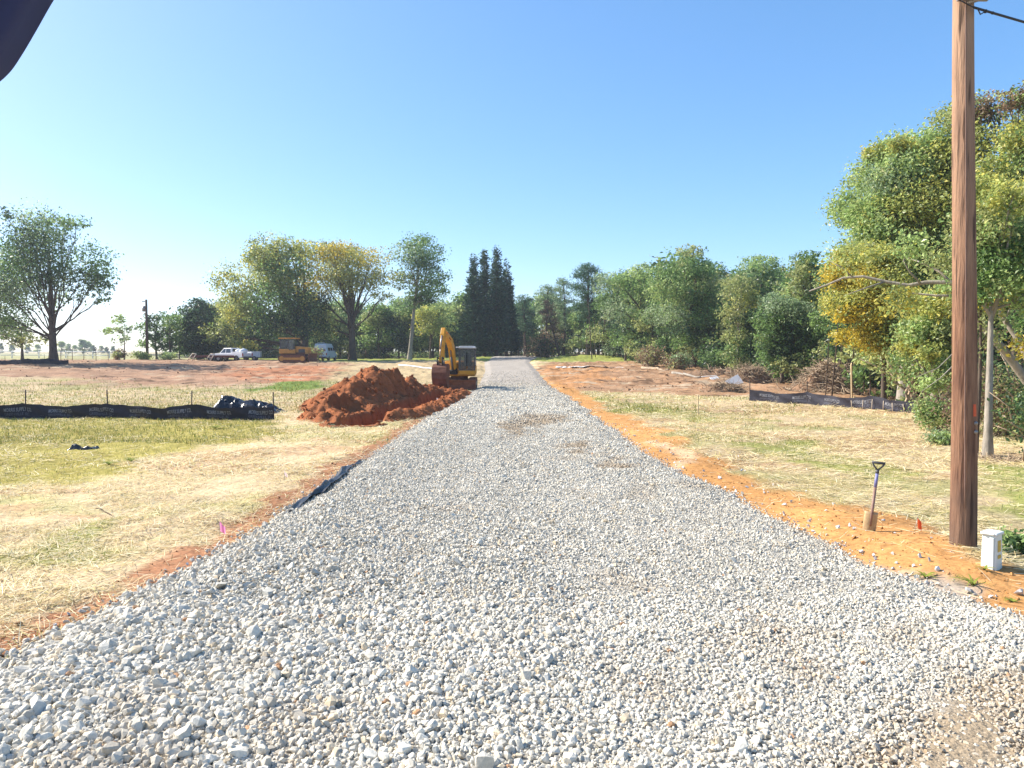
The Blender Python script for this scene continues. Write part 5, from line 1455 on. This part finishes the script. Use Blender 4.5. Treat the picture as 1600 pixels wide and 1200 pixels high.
qx, D = gp(1549, 886); qz = hz(qx, D)
pd = thing('telecom_pedestal', 'pale green telecom pedestal with yellow sticker beside the utility pole', 'pedestal', (qx, D, qz - .07), R(38)); pd.scale = (.80, .80, .76)
MB().box((0, 0, .27), (.235, .19, .62), taper=.90).build('cover', M['pedestal'], pd, bevel=.012)
MB().box((0, 0, .595), (.255, .205, .045)).box((-.12, 0, .6), (.06, .16, .03)).build('cap', M['pedestal'], pd, bevel=.012)
MB().box((-.122, -.04, .27), (.02, .06, .56), taper=.9).build('door_rib', M['pedestal'], pd, bevel=.006)
MB().box((.0, -.0905, .42), (.10, .004, .16), rot=Matrix.Rotation(R(-1.8), 3, 'X')).build('sticker', M['sticker'], pd)
MB().box((.0, -.0945, .27), (.10, .004, .05), rot=Matrix.Rotation(R(-1.8), 3, 'X')).build('sticker', M['sticker'], pd)

sx_, sy_ = gp(1357, 832); s0z = hz(sx_, sy_)
sh = thing('shovel', 'digging shovel with D shaped grip stuck upright in the orange clay', 'shovel', (sx_, sy_, s0z - .05), 0, None, (R(-4), R(7), R(-14)))
nb = 9; vs = []
for k in range(nb):
    v = k / (nb - 1)
    for j in range(9):
        u = -1 + 2 * j / 8
        hw = .082 if v > .25 else .082 * (.72 + .28 * (v / .25) ** .5)
        vs.append((u * hw, .035 * u * u - .02 - .01 * v, .30 * v))
MBs = MB(); MBs.add(vs, [(k * 9 + j, k * 9 + j + 1, (k + 1) * 9 + j + 1, (k + 1) * 9 + j) for k in range(nb - 1) for j in range(8)], True)
so = MBs.build('blade', M['blade_metal'], sh)
md = so.modifiers.new('thick', 'SOLIDIFY'); md.thickness = .004
MB().tube([(0, -.03, .12), (0, -.028, .30), (0, -.02, .62)], [.012, .019, .019], 10).build('shaft', M['shaft'], sh)
MB().tube([(0, -.02, .62), (0, -.015, .80)], [.020, .020], 10).build('grip_sleeve', M['blue'], sh)
MB().tube([(0, -.015, .80), (0, -.015, .845)], .023, 10).tube([(0, -.015, .84), (-.055, -.015, .90), (-.07, -.015, .935)], .011, 8).tube([(0, -.015, .84), (.055, -.015, .90), (.07, -.015, .935)], .011, 8).tube([(-.078, -.015, .937), (.078, -.015, .937)], .016, 10).build('handle', M['grey'], sh)

def flag(label, px, py, hgt, w, material, tilt=.05, rz=.3):
    x, y = gp(px, py)
    t = thing('marker_flag', label, 'marker flag', (x, y, hz(x, y)), rz, None)
    MB().tube([(0, 0, -.05), (tilt * hgt, 0, hgt)], .003, 5).build('wire', M['steel'], t)
    mb = MB(); vs = []
    for k in range(7):
        for j in range(5):
            u = k / 6; v = j / 4
            vs.append((tilt * hgt + u * w * .45 + .01 * v, .05 * math.sin(u * 7) * u * w * 3, hgt - v * w * .9 * (1 - .25 * u) - u * w * .55))
    mb.add(vs, [(k * 5 + j, k * 5 + j + 1, (k + 1) * 5 + j + 1, (k + 1) * 5 + j) for k in range(6) for j in range(4)], True)
    mb.build('flag', material, t)
flag('pink marker flag in the straw beside the left gravel edge', 342, 832, .21, .15, M['pink'])
flag('small faded pink marker flag farther back in the straw', 444, 749, .17, .10, M['pale'])
flag('orange marker flag drooping at the foot of the clay bank by the pole', 1428, 834, .20, .15, M['orange'], tilt=.25)
flag('tiny pale marker flag on the berm between trench and gravel', 682, 634, .34, .16, M['pale'])

# ------------------------------------------------------------------ rails, posts and stakes
D = 128
fx = [X(a, D) for a in (-60, -20, 20, 62, 104, 146, 172)]
t = thing('rail_fence', 'pale horizontal rail fence crossing the far field on the left', 'fence', (0, 0, 0))
for x in fx: MB().box((x, D, hz(x, D) + .65), (.12, .12, 1.4)).build('post', M['dull'], t)
for k, zz in enumerate((.55, 1.15)):
    mb = MB()
    for a_, b_ in zip(fx[:-1], fx[1:]):
        mb.tube([(a_, D - .09, hz(a_, D) + zz), (b_, D - .09, hz(b_, D) + zz)], .055, 5)
    mb.build('rail', M['dull'], t)
D = 98
t = thing('wire_fence', 'thin wire mesh fence on steel posts right of the open crowned tree', 'fence', (0, 0, 0))
fx = [X(a, D) for a in (96, 114, 132, 151, 170)]
for x in fx: MB().tube([(x, D, hz(x, D) - .1), (x, D, hz(x, D) + 1.55)], .04, 6).build('post', M['steel'], t)
mb = MB()
for zz in np.linspace(.1, 1.45, 7):
    for a_, b_ in zip(fx[:-1], fx[1:]): mb.tube([(a_, D - .03, hz(a_, D) + zz), (b_, D - .03, hz(b_, D) + zz)], .012 if zz < 1.4 else .03, 4)
mb.build('mesh', M['steel'], t)
D = 105; x = X(231, D); zb = hz(x, D)
t = thing('utility_pole', 'distant dark utility pole with a transformer can among the small trees', 'utility pole', (x, D, zb))
hh = Z(468, D) - zb
MB().tube([(0, 0, -.3), (0, 0, hh)], [.2, .14], 10).build('shaft', M['bark'], t)
MB().disc((-.32, 0, hh - 1.25), .24, .75, 'z', 12).build('transformer', M['steel'], t)
MB().box((-.25, 0, hh - .25), (.6, .12, .1)).build('crossarm', M['bark'], t)

def stake(label, px, py, hgt, w=.04):
    x, y = gp(px, py)
    t = thing('wooden_stake', label, 'stake', (x, y, hz(x, y)), random.uniform(0, 1.5), None, (R(random.uniform(-3, 3)), R(random.uniform(-3, 3)), .5))
    MB().box((0, 0, hgt / 2 - .05), (w, w * .6, hgt + .1)).prism([(-w / 2, hgt), (w / 2, hgt), (0, hgt + w)], -w * .3, w * .3, 'y').build('shaft', M['wood'], t)
stake('pale wooden stake standing alone in the straw field on the right', 1091, 648, .75)
stake('tall pale wooden stake behind the larger brush pile', 1287, 606, 1.75, .10)
stake('brownish wooden stake in front of the larger brush pile', 1331, 623, 1.85, .09)

# ------------------------------------------------------------------ brush piles, logs, boards
def brush(label, px, D, w, h, n, seed, thick=.03, mound=.7, shp=(1, .6)):
    r = np.random.default_rng(seed)
    x = X(px, D); zb = hz(x, D)
    t = thing('brush_pile', label, 'brush pile', (x, D, zb))
    def z(a, b):
        q = np.clip(1 - (a / (w * .5)) ** 2 - (b / (w * .5 * shp[1])) ** 2, -1, 1)
        return -.12 + h * mound * np.maximum(q, -.05) + np.where(q > 0, (fbm(a * 2, b * 2, seed) - .5) * .5 * h * np.minimum(1, q * 3), 0)
    grid_obj('mound', np.linspace(-w * .55, w * .55, 60), np.linspace(-w * .4, w * .4, 40), z, M['mound'], parent=t)
    mb = MB()
    for k in range(n):
        a = r.normal() * w * .22; b = r.normal() * w * .14; zz = float(z(np.array(a), np.array(b)))
        an = r.uniform(0, 2 * PI); l = min(r.uniform(.25, .75) * h * 1.2, r.uniform(.5, 1.1)); el = r.normal() * .45 + .15
        d = np.array((math.cos(an) * math.cos(el), math.sin(an) * math.cos(el), math.sin(el)))
        p = np.array((a, b, max(zz, 0) + r.uniform(0, .14) * h)); e = p + d * l
        e[2] = max(e[2], .02)
        m = (p + e) / 2 + r.normal(size=3) * .12 * l
        q = thick * r.uniform(.3, 1.2)
        mb.tube([p - d * l * .4, p, m, e], [q, q, q * .7, q * .25], 5, cap=False)
    mb.build('branches', M['twig'], t)['kind'] = 'stuff'
    return t
brush('rounded brush pile of thin branches beside the white board', 1172, 60, 3.7, 1.6, 520, 1, .028)
brush('larger long brush pile of roots and branches above the right silt fence', 1303, 49, 6.0, 2.05, 900, 2, .03, .8, (1, .45))
brush('low dark heap of twigs and soil at the edge of the straw field', 1132, 46, 2.8, .8, 240, 3, .02)
brush('scatter of dry twigs on the soil at the near end of the right silt fence', 1400, 38, 2.6, .3, 160, 4, .014, .5)
brush('loose dry branches under the trees at the right frame edge', 1580, 17.0, 1.9, .28, 160, 5, .012, .4)
brush('low bank of torn soil and roots behind the rounded brush pile', 1120, 70, 8, .9, 200, 6, .035, .8, (1, .35))

def log(name, label, cat, a, b, rr, material, sagz=.0, n=6):
    mb = MB(); P0 = Vector((a[0], a[1], hz(*a) + rr * .7)); P1 = Vector((b[0], b[1], hz(*b) + rr * .7))
    r_ = random.Random(int(a[0] * 100))
    pts_ = [P0.lerp(P1, k / n) + Vector((r_.uniform(-1, 1), r_.uniform(-1, 1), 0)) * rr * 1.3 for k in range(n + 1)]
    for p in pts_: p.z = hz(p.x, p.y) + rr * .75 + sagz
    mb.tube(pts_, [rr * (1 - .4 * k / n) for k in range(n + 1)], 8)
    return tag(mb.build(name, material, None), label, cat)
log('pipe', 'long white pipe lying on the dry lawn behind the dirt heap', 'pipe', (X(625, 86), 86), (X(684, 80), 80), .10, M['dull'])
log('log', 'pale log lying along the wood edge above the bare soil', 'log', (X(1052, 70), 70), (X(1093, 65), 65), .14, M['palebark'])
log('log', 'dark log lying at the wood edge beside the dusty bush', 'log', (X(1004, 80), 80), (X(1046, 77), 77), .16, M['twig'])
log('log', 'thin pale branch lying along the top of the right silt fence', 'log', (X(1302, 38), 38), (X(1330, 37), 37), .07, M['palebark'])
log('stick', 'dark stick lying across the gravel road, longer of the two', 'stick', gp(842, 620), gp(869, 622), .035, M['bark'])
log('stick', 'short dark stick on the gravel left of the longer stick', 'stick', gp(792, 619), gp(806, 621), .03, M['bark'])
log('stick', 'dark twig lying on the straw in the left field', 'stick', gp(152, 793), gp(190, 811), .008, M['bark'])
def board(label, px, py, w, l, rot):
    x, y = gp(px, py)
    t = thing('board', label, 'board', (x, y, hz(x, y) + .18), 0, None, rot)
    MB().box((0, 0, 0), (l, w, .04)).build('panel', M['white'], t, bevel=.004)
board('white board leaning against the rounded brush pile', 1147, 600, .75, 1.15, (R(62), R(-26), R(10)))
board('white scrap board lying left of the leaning board', 1116, 594, .32, .75, (R(38), R(-8), R(20)))
board('narrow white plank flat on the soil in front of the scraps', 1108, 592, .18, 1.3, (R(4), R(-4), R(8)))
def rockthing(label, px, py, s):
    x, y = gp(px, py); v, tt = stone_proto(int(px), 26)
    o = np_obj('rock', v * np.array((s, s, s * .8)) / 2, tt, M['rock'], None, None, False, (x, y, hz(x, y) + s * .22)); tag(o, label, 'rock')
rockthing('grey rock sitting alone on the red soil at the left gravel edge', 52, 1022, .15)
rockthing('big pale rock at the lower right among the brown mud', 1588, 1092, .16)
rockthing('large whitish rock at the bottom edge near the mud', 1292, 1188, .15)
rockthing('white rock on the clay behind the shovel', 1380, 816, .06)

# ------------------------------------------------------------------ weeds
def weed(label, px, py, L, n, seed):
    r = np.random.default_rng(seed); x, y = gp(px, py)
    vs = []; fs = []
    for k in range(n):
        a = r.uniform(0, 2 * PI); l = L * r.uniform(.5, 1.1); w = .012 * r.uniform(.7, 1.3); c = np.array((math.cos(a), math.sin(a), 0)); s_ = np.array((-math.sin(a), math.cos(a), 0))
        o_ = len(vs)
        for j in range(5):
            t_ = j / 4; p = c * l * t_ * .8 + np.array((0, 0, l * (t_ * .75 - .62 * t_ * t_)))
            for q in (-1, 1): vs.append(p + s_ * q * w * (1 - t_ * .9))
        for j in range(4): fs.append((o_ + 2 * j, o_ + 2 * j + 1, o_ + 2 * j + 3, o_ + 2 * j + 2))
    V = np.array(vs); g = np.array((.26, .30, .05)) * r.uniform(.8, 1.15, (len(V), 1))
    tag(np_obj('grass_tuft', V, np.array(fs), M['blade'], None, g, True, (x, y, hz(x, y))), label, 'grass tuft')
weed('yellow green grass tuft on the clay, nearer the shovel', 1446, 901, .24, 16, 1)
weed('bright grass tuft on the clay below the pedestal', 1520, 912, .30, 22, 2)
weed('small grass tuft right at the foot of the pedestal', 1538, 893, .20, 12, 3)
weed('dark little weed on the clay near the right frame edge', 1582, 934, .12, 14, 4)
weed('grey green weed clump in the grass left of the straw', 205, 722, .30, 60, 5)
weed('pale green weed clump close to the left silt fence end', 336, 672, .40, 60, 6)
weed('clump of weeds left of the grass and straw border', 170, 727, .26, 60, 7)

# ------------------------------------------------------------------ dark moulding hanging into the top left corner
D = .62
cx_ = X(-60, D) + .005; cz_ = Z(-120, D) - .003
t = thing('vehicle_mirror', 'dark blue black rounded housing hanging into the top left corner', 'mirror', (cx_, D, cz_))
k = D / F
prof = [(-140, 120), (150, 140), (133, 50), (122, 0), (140, 122)]
pl = [(178, 62), (160, 92), (141, 122), (120, 157), (98, 192), (78, 219), (52, 240), (18, 256), (-20, 272), (-90, 276), (-150, 262), (-180, 220), (-190, 120), (-180, 20), (-140, -20), (40, -24), (140, 0), (176, 30)]
q_ = []
for i_ in range(len(pl)):
    a0, a1, a2, a3 = [np.array(pl[(i_ + j) % len(pl)], float) for j in (-1, 0, 1, 2)]
    for t_ in np.linspace(0, 1, 6, endpoint=False):
        q_.append(.5 * (2 * a1 + (a2 - a0) * t_ + (2 * a0 - 5 * a1 + 4 * a2 - a3) * t_ ** 2 + (3 * a1 - a0 - 3 * a2 + a3) * t_ ** 3))
prof = [(a * k, -b * k) for a, b in q_]
MB().prism(prof, -.05, 0, 'y', smooth=True).build('housing', M['mirror'], t)
MB().tube([(-.02, .01, .0), (-.03, .01, .05), (-.09, -.02, .12)], .012, 10).build('arm', M['grey'], t)

# ------------------------------------------------------------------ thin haze volume, added to lift the shadows of the far woods
hm = bpy.data.materials.new('haze'); hm.use_nodes = True
nt = hm.node_tree; nt.nodes.clear()
pv = nt.nodes.new('ShaderNodeVolumePrincipled'); pv.inputs['Color'].default_value = (.80, .87, 1, 1); pv.inputs['Density'].default_value = HAZE; pv.inputs['Anisotropy'].default_value = .2
ho = nt.nodes.new('ShaderNodeOutputMaterial'); nt.links.new(pv.outputs[0], ho.inputs['Volume'])
tag(MB().box((0, 240, 10), (900, 620, 44)).build('haze', hm), kind='stuff')
scene.cycles.volume_bounces = 0
